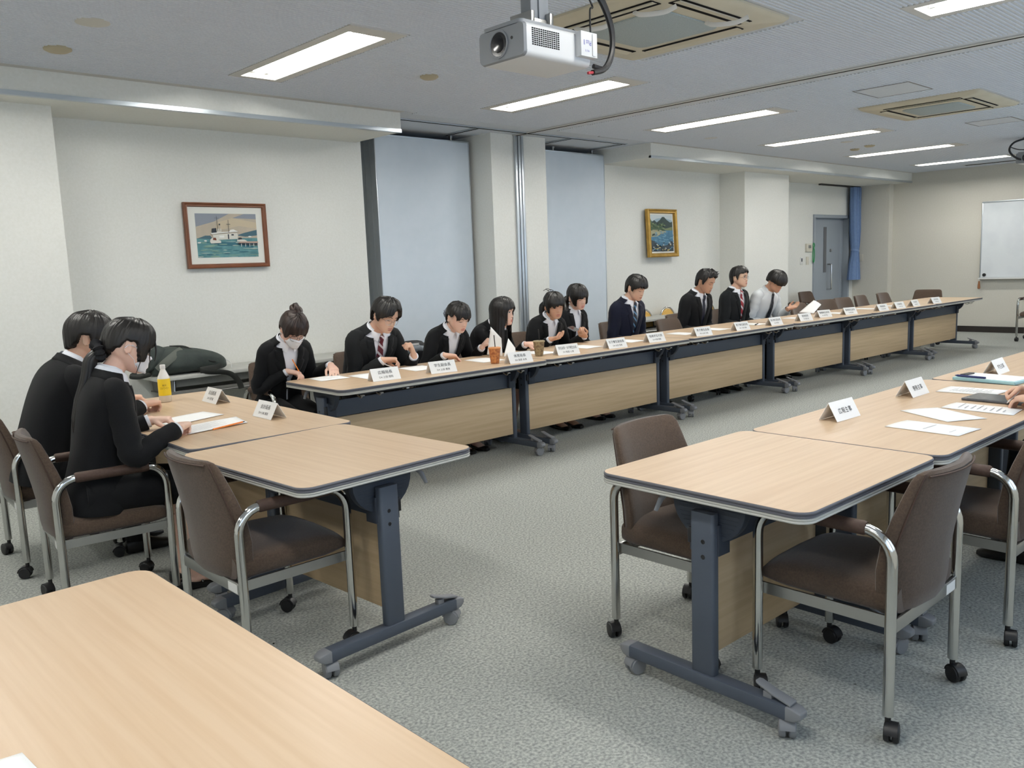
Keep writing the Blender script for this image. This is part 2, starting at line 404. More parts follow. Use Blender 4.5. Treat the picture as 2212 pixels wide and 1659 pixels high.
mb = MB(); mb.tube([(0.02+0.105*math.cos(a), 0.055*math.sin(a), 1.44-0.015*math.cos(a)) for a in [2*math.pi*k/24 for k in range(25)]], 0.02, 8, flat=0.4); mb.build('tie_band', M_CURT, t)
mb = MB(); mb.box(-1.35, 0.15, -0.02, 0.03, 2.555, 2.579); mb.build('curtain_track', M_BLACKP, t)
# whiteboard on the far wall
t = thing('whiteboard', 'whiteboard with an aluminium frame and pen tray on the far wall', 'whiteboard', (15.497, 4.85, 0))
M_WB = mat('whiteboard_face', (222, 227, 230), 0.25, c2=(205, 210, 216), nscale=2.2, lo=0.45, hi=0.85)
mb = MB(); mb.box(-0.03, 0, -3.6, 0, 0.915, 2.14); mb.build('board', M_WB, t)
mb = MB()
for y0, y1, z0, z1 in ((-3.62, 0.015, 2.135, 2.16), (-3.62, 0.015, 0.895, 0.92), (-0.003, 0.015, 0.92, 2.135), (-3.62, -3.6, 0.92, 2.135)): mb.box(-0.036, 0, y0, y1, z0, z1)
mb.build('frame', M_ALU, t, bevel=0.003)
mb = MB(); mb.box(-0.11, -0.03, -3.5, 0.01, 0.892, 0.904); mb.box(-0.115, -0.108, -3.5, 0.01, 0.892, 0.915); mb.build('pen_tray', M_WHITEP, t)
mb = MB(); mb.lathe([(0.028, -0.012), (0.028, 0.0), (0.02, 0.004)], (0, 0, 0), 14, axis='x'); o = mb.build('magnet', M_BLACKP); o.location = (15.462, 4.79, 0.96); tag(o, 'round black magnet in the lower left corner of the whiteboard', 'magnet')
t = thing('hanging_brush', 'small brush with a brown handle hanging below the whiteboard corner', 'brush', (15.40, 4.845, 0.73)); mb = MB(); mb.lathe([(0.010, 0), (0.022, 0.01), (0.02, 0.06), (0.014, 0.10), (0.012, 0.13)], (0, 0, 0), 10); mb.build('handle', mat('brush_brown', (140, 92, 58), 0.7), t)
mb = MB(); mb.tube([(0, 0, 0.13), (0.01, 0, 0.165)], 0.004, 6); mb.build('cord', M_IVORY, t)
# ------------------------------------------------ lamps: recessed two-tube fluorescent fixtures
M_TUBE = mat('lit_tube', (255, 255, 255), 0.5, emit=(252, 250, 245), estr=LAMP_STRENGTH)
M_TROUGH = mat('lamp_trough', (244, 244, 238), 0.35)
def lamp(i, j, x, y0, y1):
    lab = 'lit recessed fluorescent ceiling light, '
    t = thing('ceiling_light', '', 'ceiling light', (x, (y0+y1)/2, ZC), 0, 'recessed fluorescent ceiling lights'); h = (y1-y0)/2
    mb = MB(); a, b = 0.124, 0.085
    mb.add([(-a, -h, 0), (a, -h, 0), (a, h, 0), (-a, h, 0), (-b, -h+0.03, 0.075), (b, -h+0.03, 0.075), (b, h-0.03, 0.075), (-b, h-0.03, 0.075)],
           [(4, 5, 6, 7)[::-1], (0, 1, 5, 4)[::-1], (1, 2, 6, 5)[::-1], (2, 3, 7, 6)[::-1], (3, 0, 4, 7)[::-1]]); mb.build('trough', M_TROUGH, t, sharp=20)
    mb = MB()
    for x0, x1, ya, yb in ((-0.19, -0.124, -h-0.12, h+0.05), (0.124, 0.19, -h-0.12, h+0.05), (-0.124, 0.124, -h-0.12, -h), (-0.124, 0.124, h, h+0.05)): mb.box(x0, x1, ya, yb, -0.007, 0.0)
    mb.build('frame', M_CEILP, t)
    for sx in (-0.048, 0.048):
        mb = MB(); mb.tube([(sx, -h+0.055, 0.036), (sx, h-0.055, 0.036)], 0.0155, 10); o = mb.build('tube', M_TUBE, t)
        mb = MB()
        for sy in (-1, 1): mb.box(sx-0.013, sx+0.013, sy*(h-0.035)-0.018, sy*(h-0.035)+0.018, 0.018, 0.074)
        mb.build('lamp_holder', M_WHITEP, t, bevel=0.003)
    return t
ORD = ['', '', 'nearest of the row over the long left tables', 'just beyond the projector', 'third along the row over the long left tables', 'fourth along the row over the long left tables', 'fifth along the row, before the far beam end', 'last one beside the far wall']
for j, (y0, y1) in enumerate(LY):
    for i, x in enumerate(LX):
        t = lamp(i, j, x, y0, y1)
        t['label'] = ('lit recessed two-tube ceiling light, '+ORD[i]) if (j == 0 and ORD[i]) else ('bright recessed ceiling light cut off by the top right corner' if (j == 1 and i == 3) else 'lit recessed ceiling light outside the photographed view')
# ------------------------------------------------ ceiling cassettes
M_CASS = mat('cassette_cream', (205, 197, 176), 0.5, c2=(198, 190, 168), nscale=4)
M_GRIL = mat('cassette_grille', (176, 186, 186), 0.7, c2=(150, 160, 162), nscale=260)
def cassette(x0, x1, y0, y1, label, flaps):
    t = thing('ceiling_air_conditioner', label, 'air conditioner', ((x0+x1)/2, (y0+y1)/2, ZC), 0, 'ceiling cassette air conditioners'); hx, hy = (x1-x0)/2, (y1-y0)/2
    mb = MB(); mb.loft([[(x, y, z) for x, y in rrect(-hx+i, hx-i, -hy+i, hy-i, 0.03, 4)] for i, z in ((0, -0.001), (0, -0.012), (0.02, -0.03), (0.30, -0.034))], caps=(False, True), flip=True); mb.build('panel', M_CASS, t)
    mb = MB(); g = min(hx, hy)-0.27; mb.prism(rrect(-g, g, -g, g, 0.06, 5), -0.043, -0.030); mb.build('grille', M_GRIL, t, bevel=0.006)
    for k in range(4):
        mb = MB(); mx = Matrix.Rotation(k*math.pi/2, 4, 'Z'); d = (hy if k % 2 == 0 else hx)-0.16
        mb.box(-0.33, 0.33, -d-0.045, -d+0.04, -0.036, -0.033, 0, mx); mb.build('air_slot', M_GROOVE, t)
        mb = MB(); m2 = mx @ Matrix.Translation((0, -d+0.0, -0.034)) @ Matrix.Rotation(R(8), 4, 'X'); mb.box(-0.325, 0.325, -0.03, 0.035, -0.004, 0.002, 0, m2); mb.build('louver', M_CASS, t)
    if flaps:
        for px, py in ((-0.40, 0.1), (-0.36, -0.28), (0.12, -0.40)):
            mb = MB(); mb.tube(bez([(px, py+0.12, -0.035), (px-0.01, py+0.06, -0.065), (px+0.02, py-0.06, -0.075), (px+0.03, py-0.13, -0.06)], 5), 0.012, 6, flat=0.25); mb.build('deflector_strip', M_WHITEP, t)
    return t
cassette(*AC[0], 'cream ceiling air conditioner behind the hanging projector', True)
cassette(*AC[1], 'cream ceiling air conditioner further along, right of the rail', False)
def hatch(x0, x1, y0, y1, label, ribbed=True):
    t = thing('ceiling_hatch', label, 'ceiling hatch', ((x0+x1)/2, (y0+y1)/2, ZC), 0, 'ceiling access hatches'); hx, hy = (x1-x0)/2, (y1-y0)/2; mb = MB()
    w_ = 0.022 if ribbed else 0.008; z0, z1 = (-0.0085, -0.0078) if ribbed else (-0.003, -0.0005)
    mb.box(-hx, hx, -hy, -hy+w_*0.5, z0, z1); mb.box(-hx, hx, hy-w_*0.5, hy, z0, z1); mb.box(-hx, -hx+w_*0.6, -hy+w_*0.5, hy-w_*0.5, z0, z1); mb.box(hx-w_*0.6, hx, -hy+w_*0.5, hy-w_*0.5, z0, z1)
    mb.build('seam_frame', mat('hatch_seam', (120, 116, 112), 0.6), t); mb = MB(); mb.box(-hx+w_, hx-w_, -hy+w_, hy-w_, z0+0.0003, z1); mb.build('lid', M_CEIL, t); return t
hatch(7.07, 7.58, 2.79, 3.25, 'square ceiling hatch with a dark seam, nearer the camera than the further air conditioner')
hatch(9.92, 10.37, 2.88, 3.33, 'square ceiling hatch with a dark seam, beyond the further air conditioner')
hatch(7.11, 7.59, 5.56, 6.035, 'faint ceiling hatch beside the left beam', False)
def disc(x, y, r, m, label, cat='detector', name='smoke_detector', h=0.022):
    mb = MB(); mb.lathe([(r, 0), (r*0.98, -h*0.5), (r*0.7, -h), (r*0.2, -h*1.1)], (0, 0, 0), 24); o = mb.build(name, m); o.location = (x, y, ZC-0.004); return tag(o, label, cat)
M_DET = mat('detector_beige', (178, 168, 142), 0.6)
disc(1.62, 4.74, 0.085, mat('detector_pale', (200, 198, 190), 0.7), 'pale round plate high in the left corner of the ceiling', 'ceiling plate', 'ceiling_plate', 0.008)
disc(1.63, 5.37, 0.075, M_DET, 'beige round detector on the ceiling above the left beam')
disc(3.82, 4.75, 0.065, M_DET, 'beige round detector on the ceiling between the two nearest lights')
disc(8.34, 5.43, 0.075, M_CEILP, 'faint round ceiling plate beyond the third light', 'ceiling plate', 'ceiling_plate', 0.006)
disc(10.19, 4.73, 0.075, M_CEILP, 'pale round ceiling plate between fourth and fifth lights', 'ceiling plate', 'ceiling_plate', 0.008)
disc(10.82, 4.73, 0.065, M_DET, 'darker round detector between fourth and fifth lights')
disc(11.0, 5.0, 0.06, M_DET, 'small round detector overlapping the fifth light of the row')
# ------------------------------------------------ projectors
M_PROJ = mat('projector_white', (212, 213, 214), 0.4); M_PROJG = mat('projector_grey', (136, 139, 143), 0.5)
def projector(loc, rz, label, cab):
    t = thing('ceiling_projector', label, 'projector', loc, rz, 'ceiling projectors'); lx, ly, hz_ = 0.185, 0.128, 0.125
    # body: local -X is the lens face
    mb = MB(); mb.loft([[(x, y, z) for y, z in rrect(-ly, ly, 0, hz_, 0.022, 4)] for x in (-lx+0.012, lx)]); mb.build('body', M_PROJ, t)
    mb = MB(); mb.loft([[(x, y, z) for y, z in rrect(-ly+i, ly-i, i, hz_-i*0.5, 0.02, 4)] for x, i in ((-lx+0.013, 0.0), (-lx, 0.004))]); mb.prism(rrect(-lx, lx, -ly+0.02, ly-0.02, 0.02, 3), hz_-0.004, hz_+0.012); f = mb.build('front_face', M_PROJG, t)
    mb = MB(); mb.lathe([(0.052, -lx+0.002), (0.053, -lx-0.005), (0.047, -lx-0.006), (0.042, -lx+0.0)], (0, 0.012, 0.064), 28, axis='x', caps=(False, False)); mb.build('lens_ring', M_PROJG, t)
    mb = MB(); mb.lathe([(0.045, -lx-0.003), (0.033, -lx-0.001), (0.030, -lx-0.0045), (0.012, -lx-0.006)], (0, 0.012, 0.064), 28, axis='x'); mb.build('lens', mat('lens_glass', (14, 14, 17), 0.12), t)
    mb = MB(); mb.lathe([(0.006, -lx-0.0015), (0.006, -lx+0.004)], (0, -0.06, 0.075), 12, axis='x'); mb.build('sensor', M_BLACKP, t)
    mb = MB()
    for r_ in range(9):
        for c_ in range(13): mb.box(-lx+0.04+c_*0.0118, -lx+0.0485+c_*0.0118, -ly-0.0012, -ly+0.001, 0.042+r_*0.0073, 0.0465+r_*0.0073)
    mb.build('vent_grille', M_GROOVE, t)
    mb = MB(); mb.box(lx-0.085, lx+0.012, -ly-0.03, -ly, 0.03, 0.125); mb.box(lx-0.02, lx+0.0, -ly-0.034, -ly-0.03, 0.035, 0.12); b = mb.build('side_box', M_PROJ, t, bevel=0.003)
    mb = MB(); put_text(mb, 'Plus II', (lx-0.048, -ly-0.0305, 0.083), (-1, 0, 0), (0, 0, -1), 0.045, 0.02); put_text(mb, 'PRO 75', (lx-0.05, -ly-0.0305, 0.052), (-1, 0, 0), (0, 0, -1), 0.025, 0.007); mb.build('lettering', mat('mark_blue', (60, 66, 160), 0.6), b)
    top = ZC-loc[2]
    mb = MB(); mb.box(-0.06, 0.06, -0.045, 0.045, hz_+0.012, hz_+0.05); mb.box(-0.075, -0.055, -0.06, 0.06, hz_+0.01, hz_+0.07); mb.box(0.03, 0.05, -0.06, 0.06, hz_+0.01, hz_+0.075); mb.build('mount_bracket', M_SATIN, t, bevel=0.003)
    mb = MB(); mb.box(-0.045, 0.0, -0.028, 0.028, hz_+0.05, top); mb.box(-0.005, 0.05, -0.035, 0.02, hz_+0.04, top); mb.box(-0.09, 0.09, -0.09, 0.09, top-0.012, top); mb.build('mount_pole', M_PROJG, t, bevel=0.003)
    for k, (path, r_) in enumerate(cab):
        mb = MB(); mb.tube(bez(path, 8), r_, 8); mb.build('cable', M_BLACKP, t)
    mb = MB(); mb.tube(cab[0][0][-1:]+[Vector(cab[0][0][-1])+Vector((-0.03, 0.0, -0.006))], 0.006, 6); mb.build('cable_plug', mat('plug_red', (170, 60, 70), 0.5), t)
    return t
projector((2.52, 2.455, 2.205), 0, 'white hanging projector with a dark lens and side vent near the camera', [
    ([(0.06, -0.02, 0.50), (0.17, -0.05, 0.42), (0.28, -0.09, 0.31), (0.35, -0.1, 0.2), (0.36, -0.1, 0.1), (0.30, -0.11, 0.015), (0.21, -0.12, -0.015)], 0.012),
    ([(0.07, -0.02, 0.52), (0.18, -0.045, 0.44), (0.29, -0.085, 0.325), (0.36, -0.095, 0.21), (0.37, -0.095, 0.1), (0.32, -0.1, 0.02), (0.25, -0.09, 0.02)], 0.010),
    ([(0.23, -0.07, 0.32), (0.24, -0.1, 0.25), (0.19, -0.13, 0.22), (0.19, -0.13, 0.12)], 0.004)])
projector((12.05, 3.25, 2.42), R(0), 'grey hanging projector far off at the right edge of the picture', [
    ([(0.0, 0.0, 0.32), (-0.2, 0.14, 0.26), (-0.25, 0.18, 0.16), (-0.2, 0.1, 0.06), (-0.1, -0.05, 0.02)], 0.012), ([(-0.23, 0.17, 0.2), (-0.15, 0.1, 0.17), (0, 0, 0.17)], 0.006)])
# ------------------------------------------------ pictures
def picture(name, label, w_, h_, loc, fw, mframe, mat_margin, polys, cols, tilt=0.0, art_label=None, fd=0.03, glass=True):
    t = thing(name, label, 'picture', loc, 0); t.rotation_euler = (tilt, 0, 0)
    mb = MB()
    o4 = [(-w_/2, -h_/2), (w_/2, -h_/2), (w_/2, h_/2), (-w_/2, h_/2)]
    prof = [(0, 0), (0, -fd), (0.25*fw, -fd-0.004), (0.55*fw, -fd+0.004), (0.8*fw, -fd+0.002), (fw, -0.012)]
    rings = [[(x-math.copysign(i, x), d, z-math.copysign(i, z)) for x, z in o4] for i, d in prof]
    mb.loft(rings, caps=(True, False), flip=True); mb.build('frame', mframe, t, sharp=20)
    mb = MB(); iw, ih = w_-2*fw, h_-2*fw; mb.add([(-iw/2-0.002, -0.012, -ih/2-0.002), (iw/2+0.002, -0.012, -ih/2-0.002), (iw/2+0.002, -0.012, ih/2+0.002), (-iw/2-0.002, -0.012, ih/2+0.002)], [(0, 1, 2, 3)])
    mb.build('mat_board', mat('mat_board', (226, 226, 218), 0.8), t)
    mb = MB(); pw, ph = iw-2*mat_margin[0], ih-2*mat_margin[1]
    for k, (ci, pts) in enumerate(polys):
        yk = -0.013-0.00012*k
        mb.add([((x-0.5)*pw, yk, (z-0.5)*ph) for x, z in pts], [tuple(range(len(pts)))], ci)
    mb.build('painting', [mat(*c_[:2], 0.8, **(c_[2] if len(c_) > 2 else {})) for c_ in cols], t)
    return t
rs = random.Random(3)
def blob(cx, cy, rx, ry, n=9, j=0.3):
    return [(min(1, max(0, cx+rx*math.cos(a)*(1+rs.uniform(-j, j)))), min(1, max(0, cy+ry*math.sin(a)*(1+rs.uniform(-j, j))))) for a in [2*math.pi*k/n for k in range(n)]]
def rc(x0, x1, y0, y1): return [(x0, y0), (x1, y0), (x1, y1), (x0, y1)]
ship = [(0, rc(0, 1, 0.42, 1)), (1, [(0, .7), (.3, .82), (.55, 1), (0, 1)]), (2, [(.3, .6), (.7, .72), (1, .66), (1, .8), (.6, .9), (.35, .8)]), (1, [(.6, .9), (.8, 1), (1, 1), (1, .88)]),
        (3, rc(0, 1, 0, 0.44)), (4, [(0, .43), (.06, .46), (.14, .5), (.22, .5), (.25, .44), (.2, .42), (.05, .43)]), (4, [(.64, .5), (.78, .56), (.9, .6), (1, .63), (1, .5), (.8, .47), (.66, .5)]),
        (5, [(0.25, .27), (.7, .25), (.9, .2), (1, .3), (1, .34), (.7, .35), (.3, .36)])]
for k in range(46): ship.append((rs.choice([5, 6, 6, 7, 3]), blob(rs.random(), rs.uniform(0.0, .36), rs.uniform(.03, .1), rs.uniform(.006, .016), 8)))
ship += [(8, [(.3, .40), (.66, .42), (.67, .50), (.66, .56), (.26, .52), (.26, .45)]), (9, [(.24, .53), (.45, .56), (.67, .585), (.67, .60), (.22, .565)]), (9, rc(.36, .44, .45, .5)), (10, rc(.5, .52, .42, .53)), (10, rc(.56, .6, .5, .53)),
         (8, [(.33, .56), (.40, .57), (.40, .66), (.33, .65)]), (10, [(.24, .56), (.32, .57), (.32, .67), (.25, .66)]), (0, rc(.365, .385, .6, .74)), (10, rc(.365, .388, .735, .77)), (10, [(.34, .6), (.348, .6), (.338, .95), (.334, .95)]), (10, rc(.3, .37, .895, .9)), (10, rc(.518, .524, .56, .86)), (10, rc(.49, .555, .755, .765)), (9, [(.52, .58), (.66, .6), (.6, .64), (.55, .63)]),
         (8, [(.2, .36), (.22, .32), (.38, .33), (.38, .38), (.3, .42), (.24, .45), (.21, .41)]), (11, [(.25, .40), (.31, .39), (.30, .45), (.26, .45)]), (8, [(.64, .36), (.82, .36), (.78, .40), (.66, .42)]), (10, [(.66, .40), (.74, .41), (.72, .45), (.68, .45)]),
         (12, [(.66, .33), (1, .32), (1, .36), (.7, .36)]), (10, [(.66, .30), (1, .265), (1, .31), (.66, .33)])]
for k in range(5): ship.append((9, rc(.71+k*.07, .718+k*.07, .24, .31)))
ship += [(9, blob(.03, .34, .03, .02)), (9, blob(.13, .38, .025, .014)), (9, blob(.86, .47, .03, .014))]
picture('framed_picture', 'brown wooden framed watercolour of a moored white ship on the left wall', 0.70, 0.52, (3.155, 6.655, 1.748), 0.035, mat('frame_wood', (122, 76, 52), 0.45, c2=(108, 66, 44), nscale=8), (0.055, 0.05), ship,
        [('art_sky', (178, 168, 152), dict(c2=(190, 178, 160), nscale=8)), ('art_cloud_grey', (140, 146, 156)), ('art_cloud_cream', (198, 184, 158)), ('art_sea', (84, 132, 138), dict(c2=(104, 150, 152), nscale=20)), ('art_hill', (70, 100, 112)), ('art_sea_deep', (56, 104, 118)), ('art_wave_green', (128, 160, 146)), ('art_wave_light', (172, 190, 182)), ('art_hull', (214, 212, 202)), ('art_white', (232, 232, 226)), ('art_dark', (50, 56, 64)), ('art_rust', (112, 62, 44)), ('art_pier', (188, 160, 146))])
land = [(0, rc(0, 1, .6, 1)), (1, [(0, .8), (.3, .9), (.6, .93), (1, .85), (1, 1), (0, 1)]), (2, [(0, .6), (0, .9), (.1, .82), (.2, .86), (.3, .8), (.45, .87), (.55, .95), (.64, .95), (.75, .87), (.9, .8), (1, .82), (1, .6)]),
        (3, [(0, .55), (0, .95), (.12, .75), (.3, .72), (.5, .75), (.6, .62), (.62, .55), (.4, .5)]), (4, [(.5, .6), (1, .68), (1, .58), (.6, .58)]), (5, rc(0, 1, 0, .58)), (6, [(0, .4), (0, .6), (.35, .6), (.7, .55), (.68, .52), (.3, .42)]),
        (7, [(.3, .42), (.65, .52), (.8, .55), (.4, .46)]), (2, [(.05, .42), (.2, .45), (.18, .5), (.08, .48)]), (8, [(0, 0), (0, .32), (.18, .28), (.3, .22), (.5, .15), (.75, .18), (.85, .32), (.95, .28), (1, .2), (1, 0)])]
for k in range(60): land.append((rs.choice([5, 9, 9, 5]), blob(rs.uniform(.2, 1), rs.uniform(.25, .55), rs.uniform(.03, .09), rs.uniform(.008, .018), 7)))
for k in range(40): land.append((rs.choice([3, 4, 3]), blob(rs.uniform(0, .65), rs.uniform(.58, .78), .04, .02, 7)))
for k in range(50): land.append((rs.choice([8, 10, 11, 5, 8]), blob(rs.random(), rs.uniform(.0, .24), .04, .02, 6)))
picture('framed_picture', 'gold framed oil painting of a mountain shore on the wall behind the men', 0.63, 0.615, (9.14, 6.715, 1.755), 0.055, mat('gilt', (186, 150, 78), 0.35, 0.6, c2=(168, 132, 62), nscale=12), (0.018, 0.018), land,
        [('art_sky_blue', (150, 172, 184)), ('art_cloud_white', (196, 206, 208)), ('art_mountain', (62, 76, 74)), ('art_wood_green', (86, 106, 84)), ('art_field', (118, 130, 96)), ('art_lake', (74, 116, 142), dict(c2=(90, 132, 156), nscale=16)), ('art_beach', (166, 164, 136)), ('art_bank', (62, 66, 80)), ('art_shore_dark', (62, 72, 78)), ('art_lake_light', (112, 154, 176)), ('art_rock_light', (170, 176, 176)), ('art_rock_ochre', (176, 164, 112))], tilt=R(-3.0), fd=0.045)
# ================================================================== TABLES
def caster_mb(mb, x, y, r=0.031, wdt=0.048, ang=0.0, mi=0):
    mx = Matrix.Translation((x, y, 0)) @ Matrix.Rotation(ang, 4, 'Z')
    def add_l(prof, mi_):
        rings = []
        for rr, yy in prof: rings.append([mx @ Vector((rr*math.cos(a), yy, r+rr*math.sin(a))) for a in [2*math.pi*k/20 for k in range(20)]])
        mb.loft(rings, mi=mi_, flip=True)
    for s in (-1, 1):
        add_l([(r*0.86, s*0.004), (r, s*0.007), (r, s*(wdt/2-0.004)), (r*0.9, s*wdt/2), (r*0.3, s*(wdt/2+0.001))][::(1 if s > 0 else -1)], mi)
    # hood over the wheels
    rings = []
    for yy in (-wdt/2+0.003, wdt/2-0.003):
        rings.append([mx @ Vector(((r+0.005)*math.cos(a), yy, r+(r+0.005)*math.sin(a))) for a in [R(8+164*k/14) for k in range(15)]])
    mb.loft(rings, mi=mi)
def make_table(L, D, label, pedal_front=True, group=None, hooks=False, lever=1):
    t = thing('meeting_table', label, 'table', (0, 0, 0), 0, group)
    h = 0.72; hl, hd, cr = L/2, D/2, 0.055
    def ring(off, z): return [(x, y, z) for x, y in rrect(-hl+off, hl-off, -hd+off, hd-off, cr-min(off, .03), 6)]
    mb = MB(); mb.loft([ring(0.003, h-0.004), ring(0.0038, h), ], caps=(False, True)); mb.loft([ring(0.006, h-0.036), ring(0.006, h-0.0345)], caps=(True, False)); mb.build('tabletop', M_WOOD, t, sharp=30)
    mb = MB()
    for prof, mi in (([(0.0035, h-0.0005), (0.0008, h-0.002), (0.0, h-0.005), (0.0, h-0.0085), (0.003, h-0.0105), (0.003, h-0.0118), (0.0, h-0.0135), (0.0, h-0.0175), (0.0035, h-0.0195)], 0), ([(0.0035, h-0.0195), (0.0, h-0.0215), (0.0, h-0.0255), (0.003, h-0.0275), (0.0005, h-0.029), (0.0005, h-0.0335), (0.003, h-0.0358), (0.008, h-0.036)], 1)):
        mb.loft([ring(o_, z) for o_, z in prof[::-1]], caps=(False, False), mi=mi)
    mb.build('edge_band', [M_EDGE, M_EDGEL], t, sharp=60)
    lx = hl-0.072; ly = 0.0
    mb = MB(); mb.box(-lx+0.017, lx-0.017, -0.035, -0.005, 0.50, 0.61); mb.build('beam', M_NAVY, t, bevel=0.005)
    mb = MB(); mb.box(-lx+0.02, lx-0.02, -0.034, -0.016, 0.135, 0.497); mb.build('modesty_panel', M_WOODP, t, bevel=0.002)
    mb = MB(); mb.box(-hl+0.22, hl-0.22, -0.06, 0.02, 0.655, 0.684); mb.box(-hl+0.16, hl-0.16, hd-0.12, hd-0.08, 0.66, 0.684); mb.box(-hl+0.16, hl-0.16, -hd+0.07, -hd+0.10, 0.666, 0.684)
    mb.build('support_rail', M_NAVYD, t, bevel=0.003)
    for s in (-1, 1):
        mb = MB(); mb.prism([(x+s*lx, y) for x, y in rrect(-0.018, 0.018, -0.043, 0.043, 0.010, 4)], 0.10, 0.638, 0)
        for zz in (0.545, 0.495):
            rings = [[(s*(lx+0.018+e), 0.006+r_*math.cos(a), zz+r_*math.sin(a)) for a in [2*math.pi*k/14 for k in range(14)]] for r_, e in ((0.0085, -0.001), (0.0085, 0.0006), (0.004, 0.0008))]
            mb.loft(rings, mi=1, flip=(s < 0))
        mb.box(s*lx-0.012, s*lx+0.012, -0.056, -0.042, 0.53, 0.58, 1)
        mb.build('leg', [M_NAVY, M_BLACKP], t, bevel=0.004, seg=2)
        # half round hinge plate under the top
        pts = [(-0.135, 0.685), (0.135, 0.685)]+[(0.135*math.cos(a), 0.66-0.125*math.sin(a)) for a in [math.pi*k/14 for k in range(15)]]
        x_in = s*(lx-0.035)
        rings = [[(x_in+e, y, z) for y, z in pts] for e in ((-0.016, 0.016))]
        mb = MB(); mb.loft(rings, flip=False)
        for k in range(8): zz = 0.56+k*0.014; ww = math.sqrt(max(0.0, 0.0156-(0.66-zz)**2)) if zz < 0.66 else 0.125; mb.box(x_in+s*0.016-0.001, x_in+s*0.016+0.0015, -ww+0.008, ww-0.008, zz, zz+0.005)
        mb.box(x_in-0.03, x_in+0.03, -0.06, 0.05, 0.50, 0.60)
        p = mb.build('hinge_plate', M_NAVYD, t, bevel=0.002)
        yl = -0.15 if lever > 0 else 0.15
        mb = MB(); mb.tube([(s*lx, yl, 0.668), (s*(lx+0.02), yl-0.005*lever, 0.655), (s*(lx+0.028), yl-0.02*lever, 0.615)], [0.010, 0.011, 0.008], 8, flat=0.6); mb.build('release_lever', M_CAP, p)
        # foot bar
        mb = MB(); ft = 0.345
        prof = [(-ft, 0.078, 0.094, 0.018), (-ft+0.02, 0.066, 0.102, 0.024), (-ft+0.05, 0.062, 0.105, 0.026), (ft-0.05, 0.062, 0.105, 0.026), (ft-0.02, 0.066, 0.102, 0.024), (ft, 0.078, 0.094, 0.018)]
        mb.loft([[(s*lx-w_, y, z0), (s*lx+w_, y, z0), (s*lx+w_, y, z1), (s*lx-w_, y, z1)] for y, z0, z1, w_ in prof[1:5]])
        ft_o = mb.build('foot', M_NAVY, t, bevel=0.005)
        mb = MB()
        for q in (prof[:3], prof[3:]):
            mb.loft([[(s*lx-w_-0.0012, y, z0-0.001), (s*lx+w_+0.0012, y, z0-0.001), (s*lx+w_+0.0012, y, z1+0.0012), (s*lx-w_-0.0012, y, z1+0.0012)] for y, z0, z1, w_ in q])
        mb.build('end_cap', M_CAP, ft_o, bevel=0.005)
        for e in (-1, 1):
            mb = MB(); caster_mb(mb, s*lx+0.0, e*(ft-0.055), 0.030, 0.05, R(25*e*s+8)); mb.tube([(s*lx, e*(ft-0.06), 0.055), (s*lx, e*(ft-0.06), 0.068)], 0.011, 8); mb.build('caster', M_CAP, ft_o)
        e = -1 if pedal_front else 1
        mb = MB(); mb.loft([[(s*lx-w_, e*y, z), (s*lx+w_, e*y, z), (s*lx+w_, e*y, z+0.009), (s*lx-w_, e*y, z+0.009)] for y, z, w_ in ((ft-0.035, 0.106, 0.02), (ft-0.10, 0.122, 0.019), (ft-0.145, 0.138, 0.017), (ft-0.155, 0.140, 0.012))], flip=(e < 0))
        mb.box(s*lx-0.012, s*lx+0.012, min(e*(ft-0.13), e*(ft-0.10)), max(e*(ft-0.13), e*(ft-0.10)), 0.10, 0.124)
        mb.build('brake_pedal', M_CAP, ft_o, bevel=0.003)
    if hooks:
        for sx in (-1, 1):
            for dx in (0.10, 0.24):
                mb = MB(); x = sx*(hl-dx-0.10); mb.tube(bez([(x, -hd+0.14, 0.684), (x, -hd+0.14, 0.655), (x, -hd+0.10, 0.640), (x, -hd+0.085, 0.655)], 4), 0.004, 6); mb.box(x-0.012, x+0.012, -hd+0.075, -hd+0.09, 0.652, 0.659); mb.build('bag_hook', M_SATIN, t)
    return t
G_ROW = 'long tables of the row in front of the left wall'
proto180 = make_table(1.77, 0.72, 'nearest beech table of the long row, before the woman with bun and mask', True, G_ROW, True, -1)
def place(t, a, b, D, side=1):
    """front edge runs from a to b; the body of the table lies on the left of that direction"""
    a, b = Vector(a), Vector(b); d = b-a; n = Vector((-d.y, d.x)).normalized(); c = (a+b)/2+n*(D/2)
    t.location = (c.x, c.y, 0); t.rotation_euler = (0, 0, math.atan2(d.y, d.x)); t.scale = (d.length/1.77 if d.length > 1.2 else 1.0, 1, 1)
ROW = [((2.685, 4.325), (4.462, 4.298)), ((4.468, 4.315), (6.25, 4.27)), ((6.258, 4.275), (8.06, 4.245)), ((8.07, 4.225), (9.66, 4.135)), ((9.67, 4.13), (11.42, 4.07)), ((11.43, 4.075), (13.03, 4.03))]
ROWL = ['', 'beech table second in the long row, with the green-brown paper cup on it', 'beech table third in the long row, beyond the navy suited young man', 'beech table fourth in the long row, in front of the man in the white shirt', 'beech table fifth in the long row, before empty brown chairs', 'beech table at the far end of the long row, nearest the whiteboard wall']
row_t = [proto180]
for i, (a, b) in enumerate(ROW):
    if i: row_t.append(dup(proto180, (0, 0, 0), 0, ROWL[i]))
for t_, (a, b) in zip(row_t, ROW): place(t_, a, b, 0.72)
